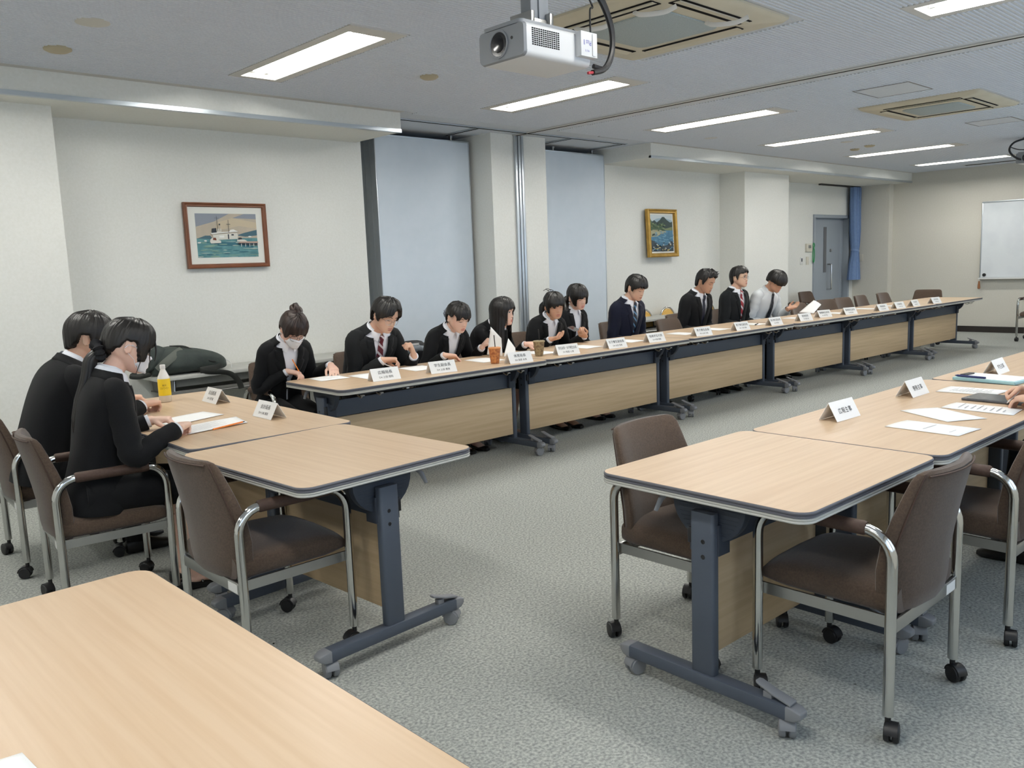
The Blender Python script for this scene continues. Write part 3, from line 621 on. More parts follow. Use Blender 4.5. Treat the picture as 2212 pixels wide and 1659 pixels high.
# cross tables on the left (sitters on the -x side, panel towards +x), long axis along y
small = make_table(0.905, 0.79, 'short beech table with an empty chair pulled up, left of the middle aisle', True, 'tables on the left end', False, 1)
small.location = (1.722, 2.915, 0); small.rotation_euler = (0, 0, R(92.5))
tL2 = make_table(1.72, 0.79, 'long beech table with the yellow labelled bottle and two nameplates on it', True, 'tables on the left end', False, 1)
tL2.location = (1.785, 4.245, 0); tL2.rotation_euler = (0, 0, R(88.8))
# tables on the right (sitters on the -y side)
tR1 = make_table(0.9, 0.77, 'short empty beech table in front, between two brown chairs, right of the aisle', False, 'tables on the right side', False, 1)
tR1.location = (2.567, 1.445, 0); tR1.rotation_euler = (0, 0, R(180-1.4))
tR2 = make_table(1.77, 0.77, 'beech table at the right with nameplates, loose papers and a tablet on it', False, 'tables on the right side', False, 1)
tR2.location = (3.905, 1.40, 0); tR2.rotation_euler = (0, 0, R(180-1.2))
tR3 = dup(tR2, (5.69, 1.345, 0), R(180-1.2), 'beech table following the one with the tablet, at the right edge of the picture')
# near table at the bottom left and the head table far right
tN = dup(proto180, (0.352, 1.215, 0), R(-90), 'large bare beech tabletop filling the bottom left corner of the picture', skip=('bag_hook',)); tN.scale = (1, 1, 1)
tH = dup(proto180, (13.15, 2.60, 0), R(-90), 'beech table far off at the right edge, in front of the whiteboard', skip=('bag_hook',)); tH.scale = (1, 1, 1)
for o in (tN, tH): o['group'] = 'other tables'

# ================================================================== CHAIRS
def make_chair(label):
    """armchair facing +y, origin on the floor under its middle"""
    t = thing('conference_chair', label, 'chair', (0, 0, 0), 0, 'brown upholstered chairs with chrome frames')
    lx, yr, yf = 0.247, -0.215, 0.215
    for s in (-1, 1):
        path = [(s*lx, yr, 0.078), (s*lx, yr, 0.53)]+[(s*lx, yr+0.085-0.085*math.cos(a), 0.545+0.085*math.sin(a)*1.0) for a in [math.pi/2*k/7 for k in range(8)]]
        path += [(s*lx, yf-0.075+0.075*math.sin(a), 0.540+0.09*math.cos(a)) for a in [math.pi/2*k/7 for k in range(8)]]+[(s*lx, yf, 0.078)]
        mb = MB(); mb.tube(path, 0.0165, 14, up=(1, 0, 0), flat=1.0)
        mb.lathe([(0.005, 0), (0.004, 0.003)], (0, 0, 0), 8, axis='x')
        f = mb.build('side_frame', M_CHROME, t)
        for yy in (yr, yf):
            mb = MB(); caster_mb(mb, s*lx, yy-0.012, 0.028, 0.042, R(60 if yy > 0 else 40)+s*0.4); mb.tube([(s*lx, yy, 0.05), (s*lx, yy, 0.08)], 0.009, 8); mb.build('caster', M_BLACKP, f)
        mb = MB(); mb.tube([(s*lx, yr+0.075, 0.631), (s*lx, yr+0.082, 0.631), (s*lx, yf-0.075, 0.631), (s*lx, yf-0.068, 0.631)], [0.018, 0.0215, 0.0215, 0.018], 14, up=(1, 0, 0)); mb.build('armrest', M_BROWND, t)
        mb = MB(); mb.box(s*lx-0.02 if s > 0 else s*lx+0.012, s*lx-0.012 if s > 0 else s*lx+0.02, yr, yf, 0.338, 0.375); mb.build('seat_rail', M_SATIN, t)
    mb = MB(); mb.box(-lx, lx, yr-0.008, yr+0.008, 0.325, 0.368); b = mb.build('rear_rail', M_SATIN, t, bevel=0.003)
    mb = MB(); mb.box(lx-0.10, lx-0.03, yr-0.0095, yr-0.007, 0.33, 0.362); mb.build('asset_sticker', M_WHITEP, b)
    # seat cushion
    mb = MB(); rings = []
    for k in range(13):
        y = -0.215+0.46*k/12; u = k/12.0
        hw = 0.224-0.01*abs(u-0.5)**2; top = 0.452-0.012*u+0.010*math.sin(math.pi*u)-(0.05*max(0, u-0.85)/0.15*max(0, u-0.85)/0.15); bot = 0.362+(0.022*max(0, u-0.8)/0.2)
        sh = 0.93 if k in (0, 12) else 1.0
        ring = []
        for a in [2*math.pi*i/28 for i in range(28)]:
            c_, s_ = math.cos(a), math.sin(a); x = hw*sh*math.copysign(abs(c_)**0.35, c_); zz = (top+bot)/2+(top-bot)/2*sh*math.copysign(abs(s_)**0.5, s_)
            if s_ > 0: zz += 0.008*(1-(x/hw)**2)
            ring.append((x, y, zz))
        rings.append(ring)
    mb.loft(rings, flip=True); mb.build('seat', M_BROWN, t)
    # backrest: padded shell, narrower above, leaning back over the upper half
    def spine(z): u = (z-0.36)/0.45; return -0.212-0.115*max(0, u-0.30)**1.35-0.01*u
    levels = [(0.362, 0.195, 0.03), (0.375, 0.212, 0.05), (0.42, 0.219, 0.06), (0.50, 0.223, 0.064), (0.58, 0.224, 0.062), (0.66, 0.213, 0.056), (0.73, 0.201, 0.05), (0.775, 0.193, 0.044), (0.795, 0.181, 0.034), (0.803, 0.16, 0.018)]
    def back_ring(z, hw, th, mi_off=0.0):
        ring = []
        for a in [2*math.pi*i/36 for i in range(36)]:
            c_, s_ = math.cos(a), math.sin(a); x = hw*math.copysign(abs(c_)**0.4, c_); yy = th/2*math.copysign(abs(s_)**0.6, s_)
            ring.append((x, spine(z)+yy-th*0.15+0.055*(x/0.22)**2, z))
        return ring
    mb = MB(); mb.loft([back_ring(*l) for l in levels]); bk = mb.build('backrest', M_BROWN, t)
    mb = MB()
    for s in (-1, 1):
        pth = []
        for z, hw, th in levels[1:9]:
            x = s*(hw-0.012); pth.append((x, spine(z)-th*0.65+0.055*(x/0.22)**2-0.0005+0.008, z))
        mb.tube(pth, 0.0035, 6)
    mb.tube([(x, spine(0.79)-0.028+0.055*(x/0.22)**2, 0.7905) for x in [-0.17+0.034*k for k in range(11)]], 0.0035, 6)
    mb.build('piping', M_BROWND, bk)
    return t
chair0 = make_chair('brown armchair in front right, its back to the camera, at the short empty table')
chair0.location = (2.612, 1.152, 0); chair0.rotation_euler = (0, 0, R(-1))
CH = [
 ('far', (2.615, 1.755, 0), 180, 'brown armchair on the far side of the short empty table in front, facing the camera'),
 ('r2', (3.505, 1.088, 0), -2, 'brown armchair cut off by the right edge, beside the table with the tablet'),
 ('m', (4.32, 0.72, 0), 0, 'brown armchair of the person writing on the tablet'),
 ('c', (1.438, 2.925, 0), -90, 'empty brown armchair at the short table on the left, its back to the camera'),
 ('b', (1.175, 3.915, 0), -97, 'brown armchair carrying the woman with ponytail and mask'),
 ('a', (1.215, 4.76, 0), -94, 'brown armchair at the left edge carrying the leaning man'),
 ('C', (2.93, 5.36, 0), 180, 'brown armchair behind the woman with bun and mask'),
 ('D', (3.64, 5.38, 0), 180, 'brown armchair behind the man with glasses and maroon tie'),
 ('E', (4.31, 5.36, 0), 178, 'brown armchair with a black bag on its back, behind a woman'),
 ('F', (4.82, 5.40, 0), 180, 'brown armchair behind the long haired woman with her hand on her chin'),
 ('G', (5.36, 5.36, 0), 180, 'brown armchair behind the woman looking at her phone'),
 ('H', (5.90, 5.42, 0), 180, 'brown armchair behind the smiling woman with fringe'),
 ('I', (6.76, 5.36, 0), 180, 'brown armchair behind the young man in the navy suit'),
 ('x', (7.27, 5.02, 0), 180, 'empty brown armchair between the navy suited man and the spiky haired man'),
 ('J', (7.93, 5.38, 0), 180, 'brown armchair behind the man with spiky hair'),
 ('K', (8.72, 5.38, 0), 180, 'brown armchair behind the man with glasses and red striped tie'),
 ('L', (9.38, 5.38, 0), 180, 'brown armchair behind the man in the white shirt'),
 ('y', (10.05, 5.02, 0), 180, 'empty brown armchair half hidden by the white shirted man'),
 ('d', (10.82, 5.05, 0), 170, 'empty brown armchair just right of the held up sheet of paper'),
 ('e', (11.32, 5.05, 0), 172, 'empty brown armchair second to the right of the held up paper'),
 ('f', (11.95, 5.06, 0), 182, 'empty brown armchair in front of the blue curtain'),
 ('g', (12.68, 5.05, 0), 180, 'empty brown armchair right of the one in front of the curtain'),
 ('h', (13.42, 4.98, 0), 98, 'dark brown armchair at the far end of the long row, facing along it'),
 ('p', (12.42, 6.62, 0), 186, 'brown armchair against the far wall beside the last column'),
 ('q', (13.10, 6.50, 0), 176, 'brown armchair against the wall in front of the grey door'),
 ('z', (14.36, 3.66, 0), 90, 'brown armchair at the head table, cut off by the right edge'),
]
for k, loc, rz, lab in CH: dup(chair0, loc, R(rz), lab)

# ================================================================== GREY TABLES AND FOLDING CHAIRS BY THE WALL
M_GREYT = mat('grey_table_top', (188, 189, 184), 0.45, c2=(180, 181, 176), nscale=10); M_GREYS = mat('grey_shelf', (118, 118, 114), 0.6)
def grey_table(loc, rz, label, L=1.8):
    t = thing('folding_table', label, 'table', loc, rz, 'grey folding tables along the left wall'); hl, hd = L/2, 0.225
    mb = MB(); mb.prism(rrect(-hl, hl, -hd, hd, 0.012, 3), 0.672, 0.70); mb.build('tabletop', M_GREYT, t, bevel=0.003)
    mb = MB(); mb.box(-hl+0.1, hl-0.1, -hd+0.04, hd-0.02, 0.555, 0.563); mb.box(-hl+0.1, hl-0.1, -hd+0.03, -hd+0.045, 0.545, 0.585); mb.build('shelf', M_GREYS, t)
    mb = MB(); mb.tube([(-hl+0.08, -hd+0.02, 0.555), (hl-0.08, -hd+0.02, 0.555)], 0.011, 10); mb.build('shelf_rail', M_SATIN, t)
    mb = MB()
    for sx in (-1, 1): mb.box(sx*(hl-0.12)-0.006, sx*(hl-0.12)+0.006, -hd+0.03, hd-0.03, 0.55, 0.675)
    mb.build('shelf_bracket', M_GREYS, t)
    for sx in (-1, 1):
        for sy in (-1, 1):
            mb = MB(); mb.tube(bez([(sx*(hl-0.16), sy*0.12, 0.672), (sx*(hl-0.13), sy*0.16, 0.4), (sx*(hl-0.10), sy*0.2, 0.012)], 3), 0.0125, 10); mb.lathe([(0.016, 0), (0.016, 0.02)], (sx*(hl-0.10), sy*0.2, 0), 10); mb.build('leg', M_CHROME, t)
    return t
gt = grey_table((1.88, 6.43, 0), 0, 'grey folding table against the left wall, under the dark green rucksack')
def g2(loc, lab): return dup(gt, loc, 0, lab)
gt.location = (3.22, 6.425, 0)
g2((8.95, 6.50, 0), 'grey folding table behind the navy suited young man, in front of the yellow chairs')
# yellow round-backed folding chairs leaning behind the table
M_YEL = mat('yellow_vinyl', (222, 178, 92), 0.45, c2=(214, 170, 84), nscale=8)
def yellow_chair(loc, rz, label):
    t = thing('folding_chair', label, 'chair', loc, rz, 'yellow folding chairs behind the grey table')
    mb = MB(); pth = [(-0.2, 0.02, 0.01), (-0.2, 0.0, 0.5)]+[(-0.2*math.cos(a), -0.01, 0.56+0.235*math.sin(a)) for a in [math.pi*k/16 for k in range(17)]]+[(0.2, 0.0, 0.5), (0.2, 0.02, 0.01)]
    mb.tube(pth, 0.012, 10, up=(0, 1, 0)); mb.build('frame', M_CHROME, t)
    mb = MB()
    arch = lambda k_: [(-0.185*k_, 0.0, 0.50)]+[(-0.185*k_*math.cos(a), 0.0, 0.56+0.215*k_*math.sin(a)) for a in [math.pi*k/16 for k in range(17)]]+[(0.185*k_, 0.0, 0.50)]
    rings = [[(x, y, z) for x, _, z in arch(k_)] for k_, y in ((1.0, 0.01), (1.0, -0.015), (0.93, -0.024), (0.80, -0.018), (0.74, -0.024), (0.2, -0.03))]
    mb.loft(rings, flip=True); mb.build('backrest', M_YEL, t)
    mb = MB(); mb.prism(rrect(-0.19, 0.19, -0.02, 0.02, 0.015, 4), 0.06, 0.44); mb.build('seat', M_YEL, t, bevel=0.008)
    return t
y0 = yellow_chair((9.16, 6.655, 0), R(3), 'yellow folding chair with a round back, fully visible between the two suited men')
dup(y0, (8.66, 6.66, 0), R(-2), 'yellow folding chair mostly hidden behind the navy suited man')
dup(y0, (10.12, 6.66, 0), R(3), 'yellow folding chair peeping out between the spiky haired man and the man with glasses')

# ================================================================== BAGS
M_BAG = mat('bag_green', (46, 54, 52), 0.75, c2=(54, 62, 59), nscale=14, bump=0.3, bscale=40); M_STRAP = mat('bag_strap', (40, 42, 40), 0.8); M_BAGL = mat('bag_lining', (92, 96, 90), 0.8)
def lump(mb, rings_def, n=28, seed=0, amp=0.05, mi=0):
    """soft bag: rings along x of (x, y, z, hy, hz)"""
    rg = random.Random(seed); ph = [rg.uniform(0, 6) for _ in range(8)]; rings = []
    for k, (x, y, z, hy, hz_) in enumerate(rings_def):
        r_ = []
        for i in range(n):
            a = 2*math.pi*i/n; c_, s_ = math.cos(a), math.sin(a); f_ = 1+amp*(math.sin(3*a+ph[0]+k*0.9)+0.7*math.sin(5*a+ph[1]-k*1.3)+0.5*math.sin(9*a+ph[2]+k*2.1))
            r_.append((x, y+hy*f_*math.copysign(abs(c_)**0.7, c_), z+hz_*(f_ if s_ > 0 else 1)*math.copysign(abs(s_)**0.7, s_)))
        rings.append(r_)
    return mb.loft(rings, mi=mi)
t = thing('rucksack', 'dark green rucksack lying on the grey table against the left wall', 'bag', (2.60, 6.37, 0.705))
mb = MB(); lump(mb, [(-0.27, 0.0, 0.03, 0.04, 0.03), (-0.25, 0.0, 0.075, 0.09, 0.072), (-0.19, 0.0, 0.10, 0.13, 0.10), (-0.10, 0.0, 0.105, 0.14, 0.105), (0.0, 0, 0.095, 0.14, 0.095), (0.10, 0, 0.09, 0.135, 0.09), (0.20, 0, 0.075, 0.13, 0.075), (0.27, 0, 0.055, 0.11, 0.055), (0.30, 0, 0.045, 0.07, 0.035), (0.315, 0, 0.04, 0.03, 0.02)], seed=4, amp=0.045); mb.build('body', M_BAG, t, sub=1)
mb = MB(); lump(mb, [(-0.30, -0.02, 0.05, 0.02, 0.02), (-0.29, 0.0, 0.10, 0.07, 0.07), (-0.25, 0.0, 0.135, 0.09, 0.095), (-0.19, 0.0, 0.14, 0.09, 0.09), (-0.14, 0, 0.13, 0.07, 0.07), (-0.11, 0, 0.12, 0.03, 0.03)], seed=9, amp=0.05); mb.build('front_pocket', M_BAG, t, sub=1)
mb = MB(); mb.tube(bez([(-0.25, -0.11, 0.05), (-0.2, -0.135, 0.10), (-0.12, -0.12, 0.15), (-0.05, -0.09, 0.18)], 6), 0.03, 8, flat=0.25); mb.build('lining_flap', M_BAGL, t)
mb = MB(); mb.tube(bez([(0.28, -0.06, 0.06), (0.2, -0.13, 0.03), (0.05, -0.15, 0.02), (0.1, -0.19, 0.003), (0.24, -0.22, -0.02), (0.31, -0.225, -0.09), (0.33, -0.222, -0.15)], 7), 0.022, 8, flat=0.25); mb.tube(bez([(-0.1, 0.02, 0.205), (0.0, -0.03, 0.195), (0.08, -0.10, 0.13), (0.14, -0.13, 0.08), (0.26, -0.1, 0.05)], 7), 0.008, 8, flat=0.5); mb.build('strap', M_STRAP, t)
mb = MB(); mb.tube(bez([(-0.28, -0.03, 0.02), (-0.36, -0.05, 0.012), (-0.42, -0.03, 0.02), (-0.37, 0.0, 0.03)], 6), 0.02, 8, flat=0.5); mb.build('carry_handle', M_STRAP, t)
mb = MB(); mb.tube(bez([(0.30, -0.02, 0.07), (0.335, -0.05, 0.05), (0.34, -0.06, 0.0)], 5), 0.004, 6); mb.build('drawstring', M_WHITEP, t)
t = thing('shoulder_bag', 'black bag with grey strap and white tag hung on a chair back', 'bag', (4.12, 5.60, 0.60))
M_BAGB = mat('bag_black', (22, 24, 28), 0.7, bump=0.2, nscale=40); M_GSTR = mat('strap_grey', (140, 148, 156), 0.7)
mb = MB(); lump(mb, [(-0.19, 0, 0.10, 0.02, 0.09), (-0.17, 0, 0.11, 0.045, 0.115), (-0.06, 0, 0.115, 0.055, 0.125), (0.07, 0, 0.115, 0.055, 0.125), (0.17, 0, 0.11, 0.045, 0.12), (0.19, 0, 0.10, 0.02, 0.09)], seed=2, amp=0.02); mb.build('body', M_BAGB, t, sub=1)
mb = MB(); mb.tube(bez([(-0.16, -0.06, 0.13), (-0.06, -0.09, 0.16), (0.02, -0.10, 0.18), (0.12, -0.08, 0.17), (0.18, -0.06, 0.15)], 6), 0.022, 8, flat=0.3); mb.tube(bez([(-0.10, -0.07, 0.10), (-0.02, -0.1, 0.15), (0.08, -0.09, 0.19)], 6), 0.018, 8, flat=0.3); mb.build('strap', M_GSTR, t)
mb = MB(); mb.box(0.0, 0.03, -0.108, -0.102, 0.09, 0.13); mb.box(-0.03, 0.06, -0.10, -0.095, 0.205, 0.222); mb.build('tag', M_WHITEP, t)
# ================================================================== PEOPLE
def cubic(xs, ys):
    xs = np.array(xs, float); ys = np.array(ys, float); o = np.argsort(xs); xs, ys = xs[o], ys[o]
    m = np.gradient(ys, xs)
    def f(x):
        x = np.clip(np.asarray(x, float), xs[0], xs[-1]); i = np.clip(np.searchsorted(xs, x)-1, 0, len(xs)-2)
        h = xs[i+1]-xs[i]; t = (x-xs[i])/h
        return (2*t**3-3*t**2+1)*ys[i]+(t**3-2*t**2+t)*h*m[i]+(-2*t**3+3*t**2)*ys[i+1]+(t**3-t**2)*h*m[i+1]
    return f
ZS = [.113, .108, .098, .08, .05, .02, 0, -.02, -.04, -.055, -.07, -.085, -.098, -.108, -.113]
H_F = cubic(ZS, [.004, .030, .052, .072, .084, .089, .084, .085, .087, .0865, .086, .084, .083, .074, .050])
H_B = cubic(ZS, [-.004, -.035, -.058, -.080, -.098, -.103, -.101, -.094, -.083, -.068, -.048, -.024, -.002, .02, .04])
H_A = cubic(ZS, [.004, .028, .047, .063, .0745, .0775, .077, .0745, .071, .067, .0605, .052, .041, .026, .010])
def sstep(a, b, x):
    t = np.clip((x-a)/(b-a), 0, 1); return t*t*(3-2*t)
def face_off(x, z, fem):
    """relief of the face over the plain head form, metres along +y"""
    ax = np.abs(x); d = 0
    nose = np.where(z > -.036, np.clip((0.006-z)/.042, 0, 1)**1.3, np.exp(-((z+.036)/.006)**2))
    d = d+(.0175 if not fem else .0155)*nose*np.exp(-(x/(.0085+.004*np.clip(-z/.04, 0, 1)))**2)
    d = d+.0065*np.exp(-((ax-.0125)/.0055)**2)*np.exp(-((z+.035)/.007)**2)
    d = d-.0075*np.exp(-((ax-.031)/.015)**2)*np.exp(-((z-.002)/.010)**2)
    d = d+.0048*np.exp(-((ax-.031)/.012)**2)*np.exp(-((z+.001)/.0065)**2)
    d = d+.0030*np.exp(-((z-.021)/.008)**2)*np.exp(-((ax-.028)/.022)**2)
    d = d+np.exp(-(x/.019)**2)*(.0050*np.exp(-((z+.0635)/.0045)**2)+.0058*np.exp(-((z+.0745)/.005)**2)-.0030*np.exp(-((z+.069)/.0025)**2))
    d = d+.0035*np.exp(-(x/.02)**2)*np.exp(-((z+.100)/.010)**2)
    return d
def head_front(x, z, fem):
    a = float(H_A(z)); c = max(0.0, 1-(abs(x)/a)**2.2)**(1/2.2) if a > 1e-4 else 0
    f, b = float(H_F(z)), float(H_B(z)); yc = b+.52*(f-b)
    return yc+(f-yc)*c+float(face_off(np.array(x), np.array(z), fem))*min(1, c*1.6)
def head_rings(fem, nz=46, nf=72):
    rings = []
    for k in range(nz+1):
        z = .113*math.cos(math.pi*k/nz) if True else 0
        a, f, b = float(H_A(z)), float(H_F(z)), float(H_B(z)); yc = b+.52*(f-b); r_ = []
        for i in range(nf):
            p = 2*math.pi*i/nf; s_, c_ = math.sin(p), math.cos(p)
            x = a*math.copysign(abs(s_)**.92, s_); y = yc+((f-yc) if c_ > 0 else (yc-b))*math.copysign(abs(c_)**.92, c_)
            if c_ > 0.05: y += float(face_off(np.array(x), np.array(z), fem))*min(1, c_*1.8)
            r_.append(Vector((x, y, z)))
        rings.append(r_)
    return rings
def frame_of(fwd, up):
    f = Vector(fwd).normalized(); u = Vector(up); u = (u-f*u.dot(f)).normalized(); return f, u, f.cross(u)
def hand_geo(mb, W, fwd, palm, right, curl=(35, 40, 30), thumb=25, spread=6, sc=1.0, idx=None):
    """palm, five fingers; W wrist point, fwd along the hand, palm = direction the palm faces. right: right hand"""
    f, pn, sd = frame_of(fwd, palm)          # sd = f x palm
    sd = sd*(1 if right else -1)            # towards the thumb
    bk = -pn; P = lambda a, b, c: Vector(W)+f*(a*sc)+sd*(b*sc)+bk*(c*sc)
    rings = []
    for a, hw, th, off in ((-.03, .026, .021, 0), (0, .027, .019, 0), (.02, .033, .0185, .001), (.05, .0385, .0165, .0), (.075, .040, .0145, -.001), (.088, .037, .011, -.002)):
        rings.append([P(a, off+hw*math.copysign(abs(math.cos(t))**.6, math.cos(t)), th*math.copysign(abs(math.sin(t))**.75, math.sin(t))) for t in [2*math.pi*k/18 for k in range(18)]])
    mb.loft(rings)
    tips = []
    for n, (b, ln, r) in enumerate(((.029, .070, .0088), (.010, .078, .0092), (-.009, .072, .0088), (-.027, .056, .0078))):
        cu = idx if (idx is not None and n == 0) else curl
        a0 = R((1.5-n)*spread*0.5); d = f*math.cos(a0)+sd*math.sin(a0); p = P(.080-.004*abs(n-1), b, -.002); pts = [p-d*.018*sc, p]; ang = 0; rr = [r*1.02, r*1.05]
        for frac, cdeg in zip((.46, .30, .24), cu):
            ang += R(cdeg); dd = d*math.cos(ang)+pn*math.sin(ang)
            pts.append(pts[-1]+dd*(ln*frac*0.5*sc)); pts.append(pts[-1]+dd*(ln*frac*0.5*sc)); rr += [r*(1.0 if frac > .4 else .93), r*(.98 if frac > .4 else .86)]
        rr = [q*sc for q in rr]; pts.append(pts[-1]+dd*(.004*sc)); rr.append(r*.45*sc)
        mb.tube(pts, rr, 10); tips.append(pts[-1])
    # thumb from the side of the palm near its base
    t0 = P(.018, .022, -.004); dirs = (f*math.cos(R(48))+sd*math.sin(R(48))*.9+pn*.35).normalized(); d2_ = (f*.9+sd*(.30-thumb*.012)+pn*(.2+thumb*.012)).normalized()
    pts = [t0, t0+dirs*(.022*sc), t0+dirs*(.042*sc), t0+dirs*(.042*sc)+d2_*(.016*sc), t0+dirs*(.042*sc)+d2_*(.032*sc), t0+dirs*(.042*sc)+d2_*(.054*sc), t0+dirs*(.042*sc)+d2_*(.060*sc)]
    mb.tube(pts, [q*sc for q in (.014, .0135, .0118, .0108, .0106, .0088, .004)], 10); tips.append(pts[-1])
    return tips
def skin_mat(name, c, red):
    if name in MATS: return MATS[name]
    m = mat(name, c, 0.52, spec=0.35)
    b = m.node_tree.nodes['Principled BSDF']; b.inputs['Subsurface Weight'].default_value = 0.12; b.inputs['Subsurface Radius'].default_value = (0.02, 0.008, 0.005); b.inputs['Subsurface Scale'].default_value = 0.5
    nt = m.node_tree; tc = nt.nodes.new('ShaderNodeTexCoord'); nz = nt.nodes.new('ShaderNodeTexNoise'); nz.inputs['Scale'].default_value = 9; rp = nt.nodes.new('ShaderNodeValToRGB')
    rp.color_ramp.elements[0].position = .35; rp.color_ramp.elements[1].position = .72; rp.color_ramp.elements[0].color = lin(c); rp.color_ramp.elements[1].color = lin(red)
    nt.links.new(tc.outputs['Object'], nz.inputs['Vector']); nt.links.new(nz.outputs['Fac'], rp.inputs['Fac']); nt.links.new(rp.outputs['Color'], b.inputs['Base Color'])
    return m
SK_L = skin_mat('skin_light', (226, 192, 172), (224, 180, 162)); SK_M = skin_mat('skin_medium', (216, 180, 156), (212, 168, 146)); SK_T = skin_mat('skin_tan', (196, 156, 130), (194, 148, 124))
def hair_mat(name, c, c2):
    m = mat(name, c, 0.42, c2=c2, nscale=40, stretch=(1, 1, 0.06), bump=0.35, bscale=70, spec=0.45); return m
HAIR = hair_mat('hair_black', (16, 14, 14), (26, 23, 22)); HAIRB = hair_mat('hair_dark_brown', (34, 24, 22), (48, 34, 30))
SUITB = mat('suit_black', (15, 16, 18), 0.85, c2=(19, 20, 22), nscale=220, bump=0.18, bscale=14, spec=0.2, sheen=0.03)
SUITC = mat('suit_charcoal', (22, 24, 26), 0.85, c2=(26, 28, 30), nscale=220, bump=0.18, bscale=14, spec=0.2, sheen=0.03)
SUITN = mat('suit_navy', (20, 23, 38), 0.85, c2=(24, 27, 43), nscale=220, bump=0.18, bscale=14, spec=0.2, sheen=0.03)
SHIRT = mat('shirt_white', (232, 234, 240), 0.8, bump=0.2, nscale=16, spec=0.2); SHIRTG = mat('shirt_grey_white', (214, 218, 220), 0.8, bump=0.25, nscale=14, spec=0.2)
SHOE = mat('shoe_black', (20, 20, 21), 0.35); LIPS = mat('lips', (176, 104, 92), 0.45); LIPSR = mat('lips_red', (182, 88, 80), 0.4); LASH = mat('lash_dark', (44, 32, 30), 0.6); BROW = mat('brow_dark', (54, 42, 38), 0.8); EYEW = mat('eye_white', (222, 218, 212), 0.3); EYED = mat('eye_dark', (26, 18, 16), 0.2)
MASKM = mat('mask_white', (230, 230, 234), 0.85); BUTTON = mat('button_dark', (18, 18, 20), 0.4)
def tie_mat(name, c, s, ang, sc):
    if name in MATS: return MATS[name]
    m = mat(name, c, 0.55); nt = m.node_tree; b = nt.nodes['Principled BSDF']
    tc = nt.nodes.new('ShaderNodeTexCoord'); mp = nt.nodes.new('ShaderNodeMapping'); mp.inputs['Rotation'].default_value = (0, R(ang), 0); wv = nt.nodes.new('ShaderNodeTexWave'); wv.bands_direction = 'Z'; wv.inputs['Scale'].default_value = sc
    rp = nt.nodes.new('ShaderNodeValToRGB'); rp.color_ramp.interpolation = 'CONSTANT'; rp.color_ramp.elements[0].color = lin(c); rp.color_ramp.elements[1].position = .80 if isinstance(s[0], int) else .6; rp.color_ramp.elements[1].color = lin(s)
    nt.links.new(tc.outputs['Object'], mp.inputs['Vector']); nt.links.new(mp.outputs['Vector'], wv.inputs['Vector']); nt.links.new(wv.outputs['Fac'], rp.inputs['Fac']); nt.links.new(rp.outputs['Color'], b.inputs['Base Color']); return m
def interp_list(kn, x):
    return float(np.interp(x, [k[0] for k in kn], [k[1] for k in kn]))
HB_A = cubic([.113, .098, .08, .05, .02, 0, -.03, -.06, -.09, -.13], [.004, .047, .063, .0745, .0775, .077, .073, .066, .060, .055])
HB_B = cubic([.113, .098, .08, .05, .02, 0, -.03, -.06, -.09, -.13], [-.004, -.058, -.080, -.098, -.103, -.102, -.097, -.090, -.083, -.078])
def hair_cap(mb, st, fem, seed):
    rg = np.random.RandomState(seed); nf, nz = 132, 58; low = st['low']; vol = st.get('vol', 1.0); jag = st.get('jag', .006); part = st.get('part'); rings = []
    cn = rg.randn(nf); ker = np.array([1, 2, 3, 2, 1])/9.0; cn1 = np.real(np.fft.ifft(np.fft.fft(cn)*np.fft.fft(np.pad(ker, (0, nf-5))))); cn2 = rg.randn(nf); cn2 = (cn2+np.roll(cn2, 1))*.5
    spike = st.get('spike', 0)
    zt, zb = .113, -.13
    for k in range(nz+1):
        u = k/nz; z = zt+(zb-zt)*(1-math.cos(math.pi*min(1, u*1.0)*.5)) if u < .25 else None
        zz = [zt+(zb-zt)*(0.5*(1-math.cos(math.pi*q)) * .25 + .75*q**1.15) for q in (u,)][0]
        z = zz; a, f, b = float(HB_A(z)), float(H_F(max(z, -.1))), float(HB_B(z)); yc = b+.52*(f-b); r_ = []
        for i in range(nf):
            ph = 360.0*i/nf; sg = ph if ph <= 180 else ph-360; s_, c_ = math.sin(R(ph)), math.cos(R(ph))
            base = Vector((a*math.copysign(abs(s_)**.92, s_), yc+((f-yc) if c_ > 0 else (yc-b))*math.copysign(abs(c_)**.92, c_), z))
            zl = interp_list(low, sg if low[0][0] < 0 else abs(sg))+jag*cn1[i]*(2.2 if abs(sg) < 75 else 1)
            m = float(sstep(zl-.004, zl+.004, z))
            th = (.016+.004*max(0, z/.1))*vol+st.get('side', 0)*math.exp(-((abs(sg)-90)/35)**2)*sstep(-.06, .03, z)+st.get('front', 0)*math.exp(-(sg/50)**2)*float(sstep(.02, .08, z))+st.get('fringe', 0)*math.exp(-(sg/60)**2)*float(sstep(.09, .03, z))
            th += .0016*cn2[i]+.0012*math.sin(i*2.3+z*60)
            if spike: th += spike*max(0, z-.03)/.08*(.35+.65*abs(math.sin(i*1.7+k*2.9+cn1[i]*3)))*(.5+.5*max(-.3, c_))
            if part is not None: th -= .010*math.exp(-((sg-part)/5.0)**2)*float(sstep(.05, .10, z))
            n = Vector((base.x, base.y-yc*.6, max(0, z)*.8+.012)).normalized()
            hid = Vector((base.x*.62, base.y*.62-.006, max(z, -.085)))
            r_.append((base+n*th)*m+hid*(1-m))
        rings.append(r_)
    top = Vector((0, -.002, zt+.017*vol))
    rings[0] = [top+Vector((p.x, p.y, 0))*.5 for p in rings[0]]
    mb.loft(rings, flip=True)
